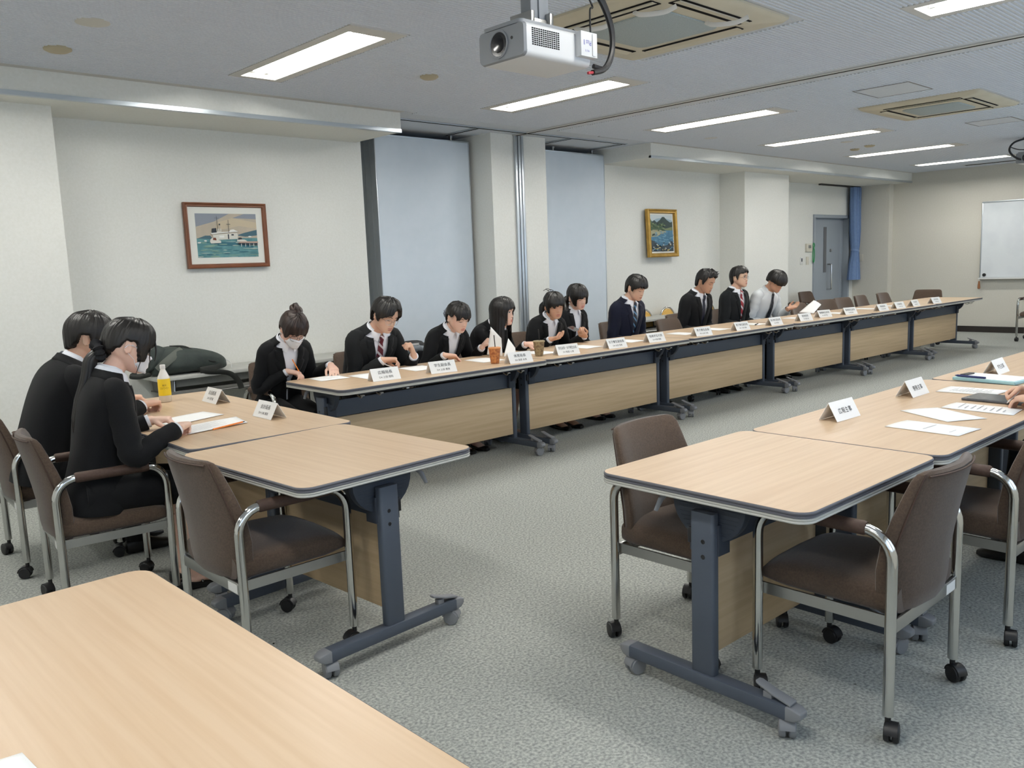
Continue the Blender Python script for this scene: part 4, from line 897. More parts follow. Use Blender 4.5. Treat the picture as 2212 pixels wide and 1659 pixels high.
def ribbon(mb, x0, x1, z0, z1, fem, off, n=8, thick=None, curve=0.0, mi=0, sx=1):
    """thin strip lying on the face between x0..x1 with lower and upper edge profile"""
    vs = []; fs = []
    for i in range(n+1):
        t = i/n; x = x0+(x1-x0)*t; h_ = (thick or (lambda q: 1))(t); zc = z0+(z1-z0)*t+curve*math.sin(math.pi*t)
        for q in (-1, 0, 1):
            z = zc+h_*q; vs.append((sx*x, head_front(x, z, fem)+off, z))
    for i in range(n):
        for q in (0, 1): a = i*3+q; fs.append((a, a+3, a+4, a+1) if sx > 0 else (a, a+1, a+4, a+3))
    mb.add(vs, fs, mi)
def ring_pts(c, X, F, w, df, db, n=40, e=.78, u0=0.0):
    """cross section round the spine; u from the front centre; u0 opening half angle (open ring if >0)"""
    out = []; cnt = n if u0 <= 0 else n+1
    for i in range(cnt):
        a = 2*math.pi*i/n if u0 <= 0 else u0+(2*math.pi-2*u0)*i/n
        s_, c_ = math.sin(a), math.cos(a)
        out.append(c+X*(w*math.copysign(abs(s_)**e, s_))+F*((df if c_ > 0 else db)*math.copysign(abs(c_)**e, c_)))
    return out
PEOPLE = {}
def person(key, label, hip, heading, fem=False, lean=12, hunch=12, seat=.455, size=1.0, head=(0, 20, 0), neck_f=0.0, R_=None, L_=None, hair=None, skin=SK_M, suit=SUITB, outer='jacket', shirt=SHIRT, tie=None, glasses=None, mask=False, eyes='down', lips=LIPS, hairm=HAIR, seed=1, twist=0.0, foot=None, button_t=.36, collar_out=False, cat='person'):
    name = 'person'
    S = (.52 if not fem else .485)*size; k_ = size*(1.0 if not fem else .90)
    rot = R(heading-90); cr, sr = math.cos(rot), math.sin(rot)
    def loc(p): dx, dy = p[0]-hip[0], p[1]-hip[1]; return Vector((dx*cr+dy*sr, -dx*sr+dy*cr, p[2]))
    def ldir(d): return Vector((d[0]*cr+d[1]*sr, -d[0]*sr+d[1]*cr, d[2]))
    hz = seat+.075
    # spine
    X = Vector((1, 0, 0)); N_ = 24; pts = [Vector((0, 0, hz))]; dirs = []
    for i in range(N_):
        th = R(lean+hunch*(i/N_)); d = Vector((0, math.sin(th), math.cos(th))); dirs.append(d); pts.append(pts[-1]+d*(S/N_))
    def sp(t):
        q = min(max(t, 0), 1)*N_; i = min(int(q), N_-1); p = pts[i].lerp(pts[i+1], q-i)+dirs[i]*0
        if t < 0: p = pts[0]+dirs[0]*(t*S)
        if t > 1: p = pts[-1]+dirs[-1]*((t-1)*S)
        u = dirs[i]; F = Vector((0, u.z, -u.y)); tw = R(twist)*min(max(t, 0), 1); Xr = X*math.cos(tw)+F*math.sin(tw); Fr = F*math.cos(tw)-X*math.sin(tw)
        return p, Xr, Fr, u
    prof = ([(-.16, .190, .118, .125), (-.06, .188, .125, .13), (.08, .180, .125, .122), (.3, .172, .120, .112), (.5, .180, .125, .115), (.66, .195, .126, .118), (.78, .206, .118, .116), (.85, .206, .104, .108), (.90, .188, .09, .098), (.945, .148, .08, .088), (.985, .100, .071, .078), (1.02, .074, .064, .072), (1.05, .066, .060, .070)] if not fem else
            [(-.16, .185, .118, .125), (-.06, .185, .125, .13), (.08, .172, .120, .115), (.3, .150, .110, .10), (.5, .162, .122, .105), (.64, .180, .132, .110), (.76, .190, .118, .110), (.84, .192, .102, .104), (.90, .174, .088, .094), (.945, .136, .077, .084), (.985, .092, .068, .075), (1.02, .068, .060, .069), (1.05, .060, .056, .066)])
    cw, cf, cb = (cubic([p[0] for p in prof], [p[i]*k_ for p in prof]) for i in (1, 2, 3))
    # head frame
    pN, XN, FN, uN = sp(1.0)
    yaw, pit, rol = (R(a) for a in head)
    piv = pN+uN*(.055*k_)+FN*(.012+neck_f)
    base = Matrix.Identity(3)
    HR = (Matrix.Rotation(-yaw, 3, 'Z') @ Matrix.Rotation(-pit, 3, 'X') @ Matrix.Rotation(rol, 3, 'Y'))
    hs = (1.0 if not fem else .955)*(.5+.5*size)
    HM = Matrix.Translation(piv) @ (HR*hs).to_4x4() @ Matrix.Translation(Vector((0, .030, .088)))
    # ---------------- body (one continuous surface)
    mb = MB()
    mb.loft([[HM @ p for p in r_] for r_ in head_rings(fem)], flip=True)
    for s in (-1, 1):
        ear = []
        for q, (x, ry, rz_) in enumerate(((.066, .012, .022), (.076, .015, .028), (.083, .0165, .031), (.085, .0125, .026), (.081, .007, .018))):
            ear.append([HM @ Vector((s*x, -.012-.006*q*.6+ry*math.cos(a)-.2*rz_*math.sin(a)*.3, -.010+rz_*math.sin(a))) for a in [2*math.pi*i/16 for i in range(16)]])
        mb.loft(ear, flip=(s < 0))
    nk = (.056 if not fem else .047)*k_**.5
    c0 = HM @ Vector((0, -.022, -.055)); mb.tube([pN-uN*.05, pN+uN*.01, pN.lerp(c0, .5)+uN*.004, c0, HM @ Vector((0, -.016, -.02))], [nk*1.35, nk*1.12, nk, nk*1.0, nk*.9], 20)
    mb.loft([ring_pts(*sp(t)[:3], float(cw(t))-.03, float(cf(t))-.028, float(cb(t))-.028, 24) for t in (-.12, 0, .2, .4, .6, .75, .86, .93, .985)])
    sh_w = (.172 if not fem else .150)*k_; out = {}
    l1, l2 = (.285*k_, .255*k_)
    arms = {}
    for s, A, nm in ((1, R_, 'R'), (-1, L_, 'L')):
        pS, XS, FS, uS = sp(.845); Sh = pS+XS*(s*sh_w)+FS*.005
        if A is None: A = dict(rest=True)
        if A.get('rest'):
            tgt = sp(0)[0]+Vector((s*.11, .30, .085)); f_ = Vector((-s*.25, 1, -.12)); pm = Vector((0, 0, -1)); A = dict(A, lw=tgt, lf=f_, lp=pm)
        else: A = dict(A, lw=loc(A['w']), lf=ldir(A['f']), lp=ldir(A['p']))
        Wt = Vector(A['lw']); d = Wt-Sh; L = d.length; mx_ = (l1+l2)*.985
        if L > mx_: Wt = Sh+d*(mx_/L); d = Wt-Sh; L = mx_
        a_ = (l1*l1-l2*l2+L*L)/(2*L); h_ = math.sqrt(max(0, l1*l1-a_*a_)); pole = Vector(A.get('pole', (s*.42, -.5, -1))); dn = d.normalized(); pole = (pole-dn*pole.dot(dn)).normalized(); El = Sh+dn*a_+pole*h_
        arms[nm] = (Sh, El, Wt, XS, uS)
        fd = Vector(A['lf']).normalized()
        mb.tube([Sh-XS*(s*.03), Sh.lerp(El, .3), Sh.lerp(El, .75), El, El.lerp(Wt, .3), El.lerp(Wt, .75), Wt-(Wt-El).normalized()*.012, Wt+fd*.012], [q*k_ for q in (.044, .042, .037, .036, .036, .029, .0245, .0255)], 14)
        hs_ = (.98 if not fem else .90)*(.5+.5*size)
        tips = hand_geo(mb, Wt+fd*.01, fd, A['lp'], s > 0, A.get('curl', (28, 35, 25)), A.get('thumb', 20), A.get('spread', 6), hs_, A.get('idx'))
        out['tips'+nm] = tips; out['W'+nm] = Wt
    # legs
    kn_y = .40*k_; foot = foot or {}
    for s in (-1, 1):
        hipj = Vector((s*.085*k_, .02, hz-.01)); dx = foot.get('dx', 0); knee = Vector((s*(.095 if fem else .115)*k_+dx*.3, kn_y+.02, .47*size)); ank = Vector((s*(.075 if fem else .115)*k_+dx, kn_y+foot.get('dy', -.02)+s*foot.get('stag', 0), .085))
        mb.tube([hipj, hipj.lerp(knee, .5), knee, knee.lerp(ank, .35), knee.lerp(ank, .8), ank, ank+Vector((0, .02, -.04))], [q*k_ for q in (.075, .066, .05, .047, .035, .031, .028)], 14)
        mb.tube([ank+Vector((0, -.035, -.045)), ank+Vector((0, .05, -.035)), ank+Vector((0, .12, -.055)), ank+Vector((0, .165, -.062))], [(.022, .028), (.026, .034), (.017, .036), (.008, .022)], 12, up=(0, 0, 1))
        arms['leg%d' % s] = (hipj, knee, ank)
    tmp = mb.build('body_parts', skin)
    md = tmp.modifiers.new('remesh', 'REMESH'); md.mode = 'VOXEL'; md.voxel_size = .0048; md.use_smooth_shade = True
    md = tmp.modifiers.new('sm', 'SMOOTH'); md.factor = .45; md.iterations = 2
    me = bpy.data.meshes.new_from_object(tmp.evaluated_get(bpy.context.evaluated_depsgraph_get())); bpy.data.objects.remove(tmp)
    me.name = 'person_body'; me.materials.clear(); me.materials.append(skin); me.polygons.foreach_set('use_smooth', [True]*len(me.polygons))
    B = bpy.data.objects.new(name, me); COL.objects.link(B); B.location = (hip[0], hip[1], 0); B.rotation_euler = (0, 0, rot); tag(B, label, cat, 'people at the tables')
    def hb(fn, nm, m, **kw):
        q = MB(); fn(q); q.v = [tuple(HM @ Vector(p)) for p in q.v]; return q.build(nm, m, B, **kw)
    # ---------------- face details
    for s in (-1, 1):
        hb(lambda q: ribbon(q, .013, .046, .0195, .0205, fem, .0016, 8, lambda t: (.0030-.0016*t)*(.8 if fem else 1.1), .004, sx=s), 'eyebrow', BROW)
        if eyes == 'down': hb(lambda q: ribbon(q, .017, .0455, -.003, -.002, fem, .0016, 8, lambda t: .0016*(.5+math.sin(math.pi*t)*.7), -.0035, sx=s), 'eyelashes', LASH)
        else:
            hb(lambda q: ribbon(q, .018, .044, .000, .001, fem, .0014, 8, lambda t: .0045*math.sin(math.pi*(.08+.84*t)), .0005, sx=s), 'eye', EYEW)
            hb(lambda q: ribbon(q, .027+(.004 if eyes == 'side' else 0)*(1 if s > 0 else -1)-.0048, .027+.0048+(.004 if eyes == 'side' else 0)*(1 if s > 0 else -1)+.002, .001, .001, fem, .0022, 6, lambda t: .0047*math.sin(math.pi*(.12+.76*t)), 0, sx=s), 'iris', EYED)
            hb(lambda q: ribbon(q, .0165, .0465, .003, .0035, fem, .0024, 8, lambda t: .0014*(.5+math.sin(math.pi*t)*.7), .0042, sx=s), 'eyelashes', LASH)
    if not mask: hb(lambda q: (ribbon(q, -.0225, .0225, -.0645, -.0645, fem, .0012, 12, lambda t: .0034*math.sin(math.pi*(.04+.92*t))**.8, .001), ribbon(q, -.020, .020, -.0745, -.0745, fem, .0014, 12, lambda t: .0042*math.sin(math.pi*(.04+.92*t))**.8, -.001)), 'lips', lips)
    # ---------------- hair
    if hair:
        q = MB(); hair_cap(q, hair, fem, seed)
        rg = random.Random(seed)
        for f_ in hair.get('extra', []): f_(q, rg)
        q.v = [tuple(HM @ Vector(p)) for p in q.v]; q.build('hair', hairm, B, sharp=75)
        for nm, m, fn in hair.get('pieces', []): hb(lambda qq: fn(qq, rg), nm, m)
    if mask:
        def mk(q):
            rings = []
            for k in range(9):
                z = -.022-.082*k/8; r_ = []
                for i in range(19):
                    t = -1+2*i/18; x = .064*t*(1-.12*abs(k-4)/4)*(1.0 if k < 6 else 1-.10*(k-5)); x = max(-.066, min(.066, x)); y = head_front(x*.97, max(z, -.100), fem)+.006+.006*math.cos(t*math.pi/2)+.0015*math.sin(k*2.6)
                    r_.append((x, y, z))
                rings.append(r_)
            q.loft(rings, closed=False)
        hb(mk, 'face_mask', MASKM, solid=.0012)
        def loops(q):
            for s in (-1, 1):
                for za, zb in ((-.028, .012), (-.088, -.03)): q.tube([(s*.063, head_front(.061, za, fem)+.004, za), (s*.0765, .02, (za+zb)/2+.004), (s*.081, -.018, zb)], .0012, 5)
        hb(loops, 'mask_loop', MASKM)
    if glasses:
        gm, rx_, rz_, dz = glasses
        def gl(q):
            for s in (-1, 1):
                yy = head_front(.030, -.012, fem)+.013
                q.tube([(s*.033+rx_*math.cos(a), yy-.012*(max(0, (s*(s*.033+rx_*math.cos(a))-.03)/.03))**1.5, dz+rz_*math.sin(a)) for a in [2*math.pi*i/28 for i in range(29)]], .0011, 6)
                q.tube([(s*(.033+rx_), yy-.010, dz+.006), (s*.079, .03, dz+.010), (s*.0845, -.018, dz+.012), (s*.083, -.03, dz-.004)], .0011, 6)
            yb = head_front(0, dz, fem)+.006; q.tube(bez([(-.033+rx_, yy-.001, dz+.004), (0, max(yb, yy+.001), dz+.007), (.033-rx_, yy-.001, dz+.004)], 4), .0011, 6)
        hb(gl, 'glasses', gm)
    # ---------------- clothes
    sm = shirt; om = suit if outer == 'jacket' else shirt
    q = MB(); off = .010
    ts = [-.14, -.05, .05, .15, .25, .35, .45, .55, .65, .74, .80, .85, .89, .925, .955, .985, 1.015]
    if outer == 'jacket':
        q.loft([ring_pts(*sp(t)[:3], float(cw(t))-off, float(cf(t))-off, float(cb(t))-off, 48) for t in ts], flip=True)
    # collar of the shirt: standing band and two turned down leaves
    def neck_ring(t, g, n=36): p, Xr, Fr, u = sp(t); return ring_pts(p, Xr, Fr, float(cw(min(t, 1.05)))*g, float(cf(min(t, 1.05)))*g, float(cb(min(t, 1.05)))*g, n, 1.0)
    pC, XC, FC, uC = sp(1.0)
    band = []
    for t, g in ((.985, .98), (1.02, .97), (1.055, .95), (1.075, .93)):
        r_ = neck_ring(t, g)
        r_ = [p-uC*(.016*max(0, (p-sp(t)[0]).dot(FC)/.06)) for p in r_]; band.append(r_)
    q.loft(band, caps=(False, False), flip=True)
    for s in (-1, 1):
        vs = []; fs = []; n_ = 10
        for i in range(n_+1):
            a = R(6+150*i/n_); w_, f_ = .0665*k_*1.02, .062*k_*1.06
            if a > math.pi/2: f_ = .070*k_*1.04
            p = sp(1.06)[0]+XC*(s*w_*math.sin(a))+FC*(f_*math.cos(a))-uC*(.016*max(0, math.cos(a)))
            drop = .030+.026*max(0, 1-(i/n_)*3.2); outw = .016+.016*max(0, 1-(i/n_)*2.5)
            o_ = (XC*(s*math.sin(a+.5))+FC*math.cos(a+.5)*.75).normalized()
            vs += [p, p+o_*.006-uC*.004, p+o_*outw*.7-uC*drop*.55, p+o_*outw-uC*drop]
        for i in range(n_):
            for j in range(3): a = i*4+j; fs.append((a, a+4, a+5, a+1) if s < 0 else (a, a+1, a+5, a+4))
        q.add(vs, fs)
    if outer != 'jacket':
        q.loft([ring_pts(*sp(t)[:3], float(cw(t))+.004*math.sin(t*31), float(cf(t))+.004*math.sin(t*23), float(cb(t)), 48) for t in ts], flip=True)
    def sleeve(mbq, nm, r0, r1, end, wr=.0035, sd=0):
        Sh, El, Wt, XS, uS = arms[nm]; s = 1 if nm == 'R' else -1
        path = bez([Sh-XS*(s*.05)+uS*.012, Sh+uS*.004, Sh.lerp(El, .5), El+(El-(Sh+Wt)/2).normalized()*.004, El.lerp(Wt, .5), El.lerp(Wt, end)], 7)
        n = len(path); rg = random.Random(sd+7); rad = []
        for i in range(n):
            t = i/(n-1); r = r0[0]+(r0[1]-r0[0])*min(1, t/.25) if t < .25 else (r0[1]+(r0[2]-r0[1])*(t-.25)/.35 if t < .6 else r0[2]+(r1-r0[2])*(t-.6)/.4)
            r += wr*(.6*math.sin(i*1.9+sd)+.4*rg.uniform(-1, 1))*(1.4 if .45 < t < .75 else .7)*(0 if i in (n-1, n-2) else 1); rad.append(r*k_)
        mbq.tube(path, rad, 20, caps=(True, False))
        e = path[-1]; d_ = (path[-1]-path[-2]).normalized(); mbq.tube([e, e-d_*.003, e-d_*.03], [rad[-1], rad[-1]-.004, rad[-1]-.005], 20, caps=(False, False))
        return e, d_
    if outer == 'jacket':
        for nm in ('R', 'L'):
            Sh, El, Wt, XS, uS = arms[nm]; q.tube([El.lerp(Wt, .5), El.lerp(Wt, .9), El.lerp(Wt, .985), El.lerp(Wt, .992), El.lerp(Wt, .93)], [.034*k_, .0325*k_, .0335*k_, .0305*k_, .030*k_], 18, caps=(False, False))
    else:
        for nm in ('R', 'L'): sleeve(q, nm, (.062, .066, .058), .042, .97, .006, seed)
    q.build('shirt', sm, B, sharp=60)
    if outer == 'jacket':
        q = MB()
        def op(t):
            if t <= button_t: return 0.006+.05*max(0, (.12-t))
            u = (t-button_t)/(.93-button_t); return (.006+.058*min(1, u)**.85)*k_
        tj = [-.17, -.1, -.03, .05, .13, .21, .29, button_t, .42, .48, .54, .60, .66, .72, .77, .81, .85, .885, .915, .945, .97]
        rings = []; edgeR = []; edgeL = []
        for t in tj:
            p, Xr, Fr, u = sp(t); w_ = float(cw(t))+.004; u0 = math.asin(min(.95, (op(t)/w_)**(1/.78)))
            r_ = ring_pts(p, Xr, Fr, w_+.002*math.sin(t*37), float(cf(t))+.005, float(cb(t))+.004, 52, .78, u0); rings.append(r_)
        q.loft(rings, closed=False, flip=True)
        for nm in ('R', 'L'): sleeve(q, nm, (.060, .064, .054) if not fem else (.060, .063, .053), .041, .93, .0035, seed+(0 if nm == 'R' else 3))
        J = q.build('jacket', suit, B, sharp=60)
        # lapels: folded strips along the opening, with a notch, and the collar round the neck
        q = MB(); n = len(tj)
        for s, idx in ((1, 0), (-1, -1)):
            vs = []; rows = 0
            for k, t in enumerate(tj):
                if t < button_t-.01 or t > .95: continue
                p, Xr, Fr, u = sp(t); e = rings[k][idx]; e2 = rings[k][6 if s > 0 else -7]; dr = (e2-e).normalized()
                g = (t-button_t)/(.95-button_t); wd = (.012+.062*min(1, g/.72)) if g < .74 else (.044 if g < .80 else .056)
                wd *= k_; outv = (e-p); outv = (outv-u*outv.dot(u)).normalized()
                vs += [e+outv*.002-dr*.003, e+outv*.009+dr*.004, e+outv*.010+dr*wd*.6, e+outv*.006+dr*wd]; rows += 1
            fs = []
            for k in range(rows-1):
                for j in range(3): a = k*4+j; fs.append((a, a+1, a+5, a+4) if s > 0 else (a, a+4, a+5, a+1))
            q.add(vs, fs)
        # collar fall behind the neck
        vs = []; fs = []; n_ = 22
        for i in range(n_+1):
            a = R(62+236*i/n_); c_, s_ = math.cos(a), math.sin(a)
            pt = lambda t, g: (lambda P_: P_[0]+P_[1]*(float(cw(t))*g*s_)+P_[2]*((float(cf(t)) if c_ > 0 else float(cb(t)))*g*c_))(sp(t))
            vs += [pt(1.035, 1.02), pt(1.02, 1.22), pt(.985, 1.16), pt(.955, 1.10)]
        for i in range(n_):
            for j in range(3): a = i*4+j; fs.append((a, a+1, a+5, a+4))
        q.add(vs, fs); q.build('lapel', suit, J, sharp=50, solid=.0015)
        q = MB(); p, Xr, Fr, u = sp(button_t-.03); q.ball(p+Fr*(float(cf(button_t))+.008)+Xr*.006, (.010, .005, .010), 10, 6); q.build('button', BUTTON, J)
    if tie:
        q = MB(); vs = []
        tl = [1.005, .985, .965, .95, .88, .8, .7, .6, .5, .4, .34]; ww = [.016, .020, .019, .013, .020, .025, .029, .033, .036, .039, .04]
        rings = []
        for t, w_ in zip(tl, ww):
            p, Xr, Fr, u = sp(t); f_ = float(cf(t))+(.010 if t < .95 else .014)-off*.3-(.014 if outer == 'jacket' and t < .9 else 0)+.004; c = p+Fr*f_; d_ = .010 if t > .945 else .004
            rings.append([c+Xr*(w_*k_*math.cos(a))+Fr*(d_*math.sin(a)) for a in [2*math.pi*i/14 for i in range(14)]])
        q.loft(rings); q.build('necktie', tie, B, sharp=50)
    # trousers or skirt, shoes
    q = MB()
    for s in (-1, 1):
        hj, kn, an = arms['leg%d' % s]
        if fem: q.tube([hj-Vector((0, .08, 0)), hj, hj.lerp(kn, .5), kn-Vector((0, .02, 0)), kn+Vector((0, .03, .0))], [.10*k_, .098*k_, .09*k_, .078*k_, .066*k_], 18)
        else: q.tube([hj-Vector((0, .08, 0)), hj, hj.lerp(kn, .5), kn, kn.lerp(an, .3), kn.lerp(an, .75), an+Vector((0, .0, -.015))], [q_*k_ for q_ in (.10, .098, .085, .070, .066, .058, .060)], 18)
    q.loft([ring_pts(*sp(t)[:3], float(cw(t))*g, float(cf(t))*g, float(cb(t))*g, 32) for t, g in ((-.14, .8), (-.12, .97), (-.02, .985), (.12, .97))])
    q.build('skirt' if fem else 'trousers', suit if outer == 'jacket' else SUITB, B)
    for s in (-1, 1):
        an = arms['leg%d' % s][2]; q = MB(); rings = []
        for y, hw, top, bot in ((-.065, .012, .045, .012), (-.06, .026, .07 if not fem else .055, .004), (-.03, .031, .085 if not fem else .06, 0), (.02, .034, .09 if not fem else .035, 0), (.07, .039, .068 if not fem else .030, 0), (.12, .042, .05 if not fem else .032, 0), (.165, .038, .04, .001), (.195, .02, .028, .005)):
            z0 = bot-an.z*0; rings.append([(an.x+hw*math.copysign(abs(math.cos(a))**.7, math.cos(a)), an.y+y, (top+bot)/2+(top-bot)/2*math.copysign(abs(math.sin(a))**.8, math.sin(a))) for a in [2*math.pi*i/18 for i in range(18)]])
        q.loft(rings, flip=True)
        if fem: q.tube([(an.x-.035, an.y+.035, .03), (an.x, an.y+.03, .072), (an.x+.035, an.y+.035, .03)], .006, 6)
        q.build('shoe', SHOE, B)
    mw = Matrix.Translation((hip[0], hip[1], 0)) @ Matrix.Rotation(rot, 4, 'Z')
    out['mw'] = mw
    for k in list(out):
        if k.startswith('tips'): out[k] = [mw @ p for p in out[k]]
        elif k.startswith('W'): out[k] = mw @ out[k]
    out['head'] = mw @ (HM @ Vector((0, 0, 0))); out['obj'] = B
    PEOPLE[key] = out; return out

# ------------------------------------------------ hair styles (angles from the front, head-local heights)
def strands(paths, r0, r1, n=6, flat=.5):
    def f(q, rg):
        for p in paths:
            pts = bez(p, 5); m = len(pts); q.tube(pts, [r0+(r1-r0)*i/(m-1) for i in range(m)], n, flat=flat)
    return f
def tail(pts, rad, n=14, flat=.8, locks=5):
    def f(q, rg):
        P = bez(pts, 6); m = len(P); rr = [float(np.interp(i/(m-1), np.linspace(0, 1, len(rad)), rad)) for i in range(m)]
        q.tube(P, rr, n, flat=flat)
        for k in range(locks):
            o = Vector((rg.uniform(-1, 1), rg.uniform(-1, 1), 0)); q.tube([p+o*(rr[i]*.62)+Vector((0, 0, -.006*i/m)) for i, p in enumerate(P)], [max(.002, x*.5) for x in rr], 6)
    return f
def bun(c, r, n=5):
    def f(q, rg):
        q.ball(c, r*.9, 16, 10)
        for k in range(n):
            a = Vector((rg.uniform(-1, 1), rg.uniform(-1, 1), rg.uniform(-1, 1))).normalized(); b = a.orthogonal(); 
            q.tube([Vector(c)+(a.cross(b)*math.sin(t)+b*math.cos(t))*r*.8 for t in [2*math.pi*i/18 for i in range(19)]], r*.28, 8)
    return f
def scrunchie(c, r, ax=(0, -1, .2), rr=.016):
    def f(q, rg):
        a = Vector(ax).normalized(); u = a.orthogonal().normalized(); v = a.cross(u)
        q.tube([Vector(c)+(u*math.cos(t)+v*math.sin(t))*r for t in [2*math.pi*i/26 for i in range(27)]], [rr*(1+.3*math.sin(i*2.4)) for i in range(27)], 8)
    return f
def curtain_hair(z1, ph0, ph1, r_top=.0, seed=0):
    """long straight hair hanging from ph0 round the back to ph1 (degrees), down to z1"""
    def f(q, rg):
        n = 64; rings = []
        zs = [.05, .02, -.02, -.06, -.10, -.14, -.18, -.22, -.26, -.30, -.34]; zs = [z for z in zs if z > z1]+[z1]
        ns = [rg.uniform(-1, 1) for _ in range(n+1)]
        for side in (0, 1):
            rr = []
            for z in (zs if side == 0 else zs[::-1]):
                r_ = []
                for i in range(n+1):
                    ph = R(ph0+(ph1-ph0)*i/n); s_, c_ = math.sin(ph), math.cos(ph); zz = max(z, -.03)
                    a, b, fr = float(HB_A(zz))+.017, -float(HB_B(zz))+.016, float(H_F(max(z, -.06)))+.012
                    y0 = -.01; g = 1+.10*min(1, max(0, -z-.02)/.2)
                    off = (.0 if side == 0 else -.012)+.0025*ns[i]+.0015*math.sin(i*2.1)
                    r_.append(Vector(((a+off)*g*s_, y0+((fr-y0) if c_ > 0 else (b+y0))*c_*(1 if c_ > 0 else 1)+off*c_, z+(.012*ns[(i*7) % n] if z == z1 else 0)-(.02 if z == z1 else 0)*abs(c_)*0)))
                rr.append(r_)
            rings += rr
        q.loft(rings, closed=False)
    return f
M_GREYR = mat('mesh_scrunchie_grey', (122, 130, 142), 0.8)
SHORT = lambda **k: dict(dict(low=[(0, .038), (30, .036), (48, .034), (62, .015), (72, -.022), (80, -.026), (88, .008), (104, .010), (114, -.045), (135, -.075), (180, -.09)], vol=1.0, jag=.006), **k)
GL_THIN = mat('glasses_metal', (150, 140, 130), 0.25, 0.8); GL_DARK = mat('glasses_dark', (52, 44, 42), 0.35); GL_SILV = mat('glasses_silver', (196, 196, 196), 0.2, 0.9)
fringe_f = dict(low=[(0, .016), (25, .014), (42, .008), (52, -.03), (66, -.045), (74, -.03), (84, .006), (100, .012), (112, -.03), (140, -.075), (180, -.09)], vol=.9, jag=.004, fringe=.006)
# woman C: bun, glasses, mask, writing
person('C', 'woman with hair bun, round glasses and white mask, writing with an orange pencil', (2.81, 5.33), -92, True, 10, 24, head=(0, 38, 0),
       R_=dict(w=(2.775, 5.12, .775), f=(.62, -.75, -.20), p=(.1, -.3, -1), curl=(42, 45, 30), thumb=40, idx=(30, 40, 25)),
       L_=dict(w=(3.075, 5.06, .785), f=(-.30, -.9, -.30), p=(-.1, -.2, -1), curl=(22, 25, 20), thumb=12, spread=12),
       hair=dict(fringe_f, part=-6, extra=[bun((-.045, -.10, .085), .036)]), hairm=HAIRB, mask=True, glasses=(GL_DARK, .025, .0225, -.014), seed=11, skin=SK_L)
# man D: parted hair, glasses, maroon tie
person('D', 'man with parted hair, thin glasses and maroon striped tie, holding a white pen', (3.51, 5.34), -90, False, 15, 22, head=(-3, 25, -6),
       R_=dict(w=(3.465, 4.99, .785), f=(.80, -.50, -.05), p=(.25, -.55, -.8), curl=(48, 50, 35), thumb=45, idx=(35, 50, 30)),
       L_=dict(w=(3.68, 4.91, .80), f=(-.35, -.10, .9), p=(-.75, .45, -.3), curl=(62, 75, 45), thumb=60),
       hair=dict(low=[(-180, -.09), (-135, -.075), (-114, -.045), (-104, .010), (-88, .008), (-80, -.026), (-72, -.03), (-60, -.015), (-40, .02), (-22, .055), (-8, .082), (0, .075), (16, .035), (34, .012), (55, -.004), (70, -.022), (80, -.026), (88, .008), (104, .010), (114, -.045), (135, -.075), (180, -.09)], vol=1.35, side=.006, part=-8, jag=.005, fringe=.004), glasses=(GL_SILV, .0235, .021, -.014), tie=tie_mat('tie_maroon', (88, 26, 40), (206, 200, 204), 42, 6.5), suit=SUITC, seed=12, skin=SK_M)
# woman E: scrunchie, looking down
person('E', 'woman with wispy fringe and grey hair scrunchie, holding up papers in one hand', (4.18, 5.32), -90, True, 17, 26, head=(2, 24, 3),
       R_=dict(w=(3.985, 4.93, .770), f=(.72, -.66, -.18), p=(.2, -.6, -.75), curl=(25, 20, 15), thumb=10),
       L_=dict(w=(4.385, 4.96, .79), f=(.55, -.35, .72), p=(.75, -.45, -.45), curl=(25, 25, 20), thumb=30),
       hair=dict(fringe_f, low=[(-180, -.09), (-140, -.075), (-112, -.03), (-100, .012), (-84, .006), (-74, -.03), (-62, -.03), (-45, .010), (-20, .020), (0, .024), (20, .022), (38, .010), (46, -.012), (56, .03), (66, .04), (80, .012), (100, .014), (112, -.03), (140, -.075), (180, -.09)], part=-12, jag=.006, extra=[bun((0, -.115, -.005), .026)],
                 pieces=[('hair_scrunchie', M_GREYR, scrunchie((0.01, -.118, -.008), .030, (0, -1, .1), .017))]), lips=LIPSR, seed=13, skin=SK_L)
# woman F: long hair, hand at chin, looking aside
person('F', 'woman with long straight black hair resting her chin on her hand, looking sideways', (4.63, 5.34), -84, True, 20, 24, head=(-18, 4, 0),
       R_=dict(w=(4.665, 5.005, .925), f=(-.05, -.10, 1), p=(.25, .8, -.05), curl=(70, 75, 40), thumb=50),
       L_=dict(w=(4.84, 4.93, .775), f=(.80, -.6, -.05), p=(.3, .2, -.9), curl=(25, 30, 25), thumb=5),
       hair=dict(low=[(-180, -.12), (-62, -.12), (-50, -.04), (-40, .01), (-22, .028), (0, .03), (24, .03), (38, .012), (48, -.06), (60, -.12), (180, -.12)], vol=1.0, jag=.006, fringe=.004, extra=[curtain_hair(-.30, 52, 308), strands([[(.058, .070, .06), (.066, .072, -.01), (.062, .07, -.09), (.056, .06, -.15)], [(-.058, .07, .06), (-.067, .07, -.01), (-.066, .066, -.08), (-.06, .05, -.17)]], .009, .005)]), eyes='side', lips=LIPSR, seed=14, skin=SK_L)
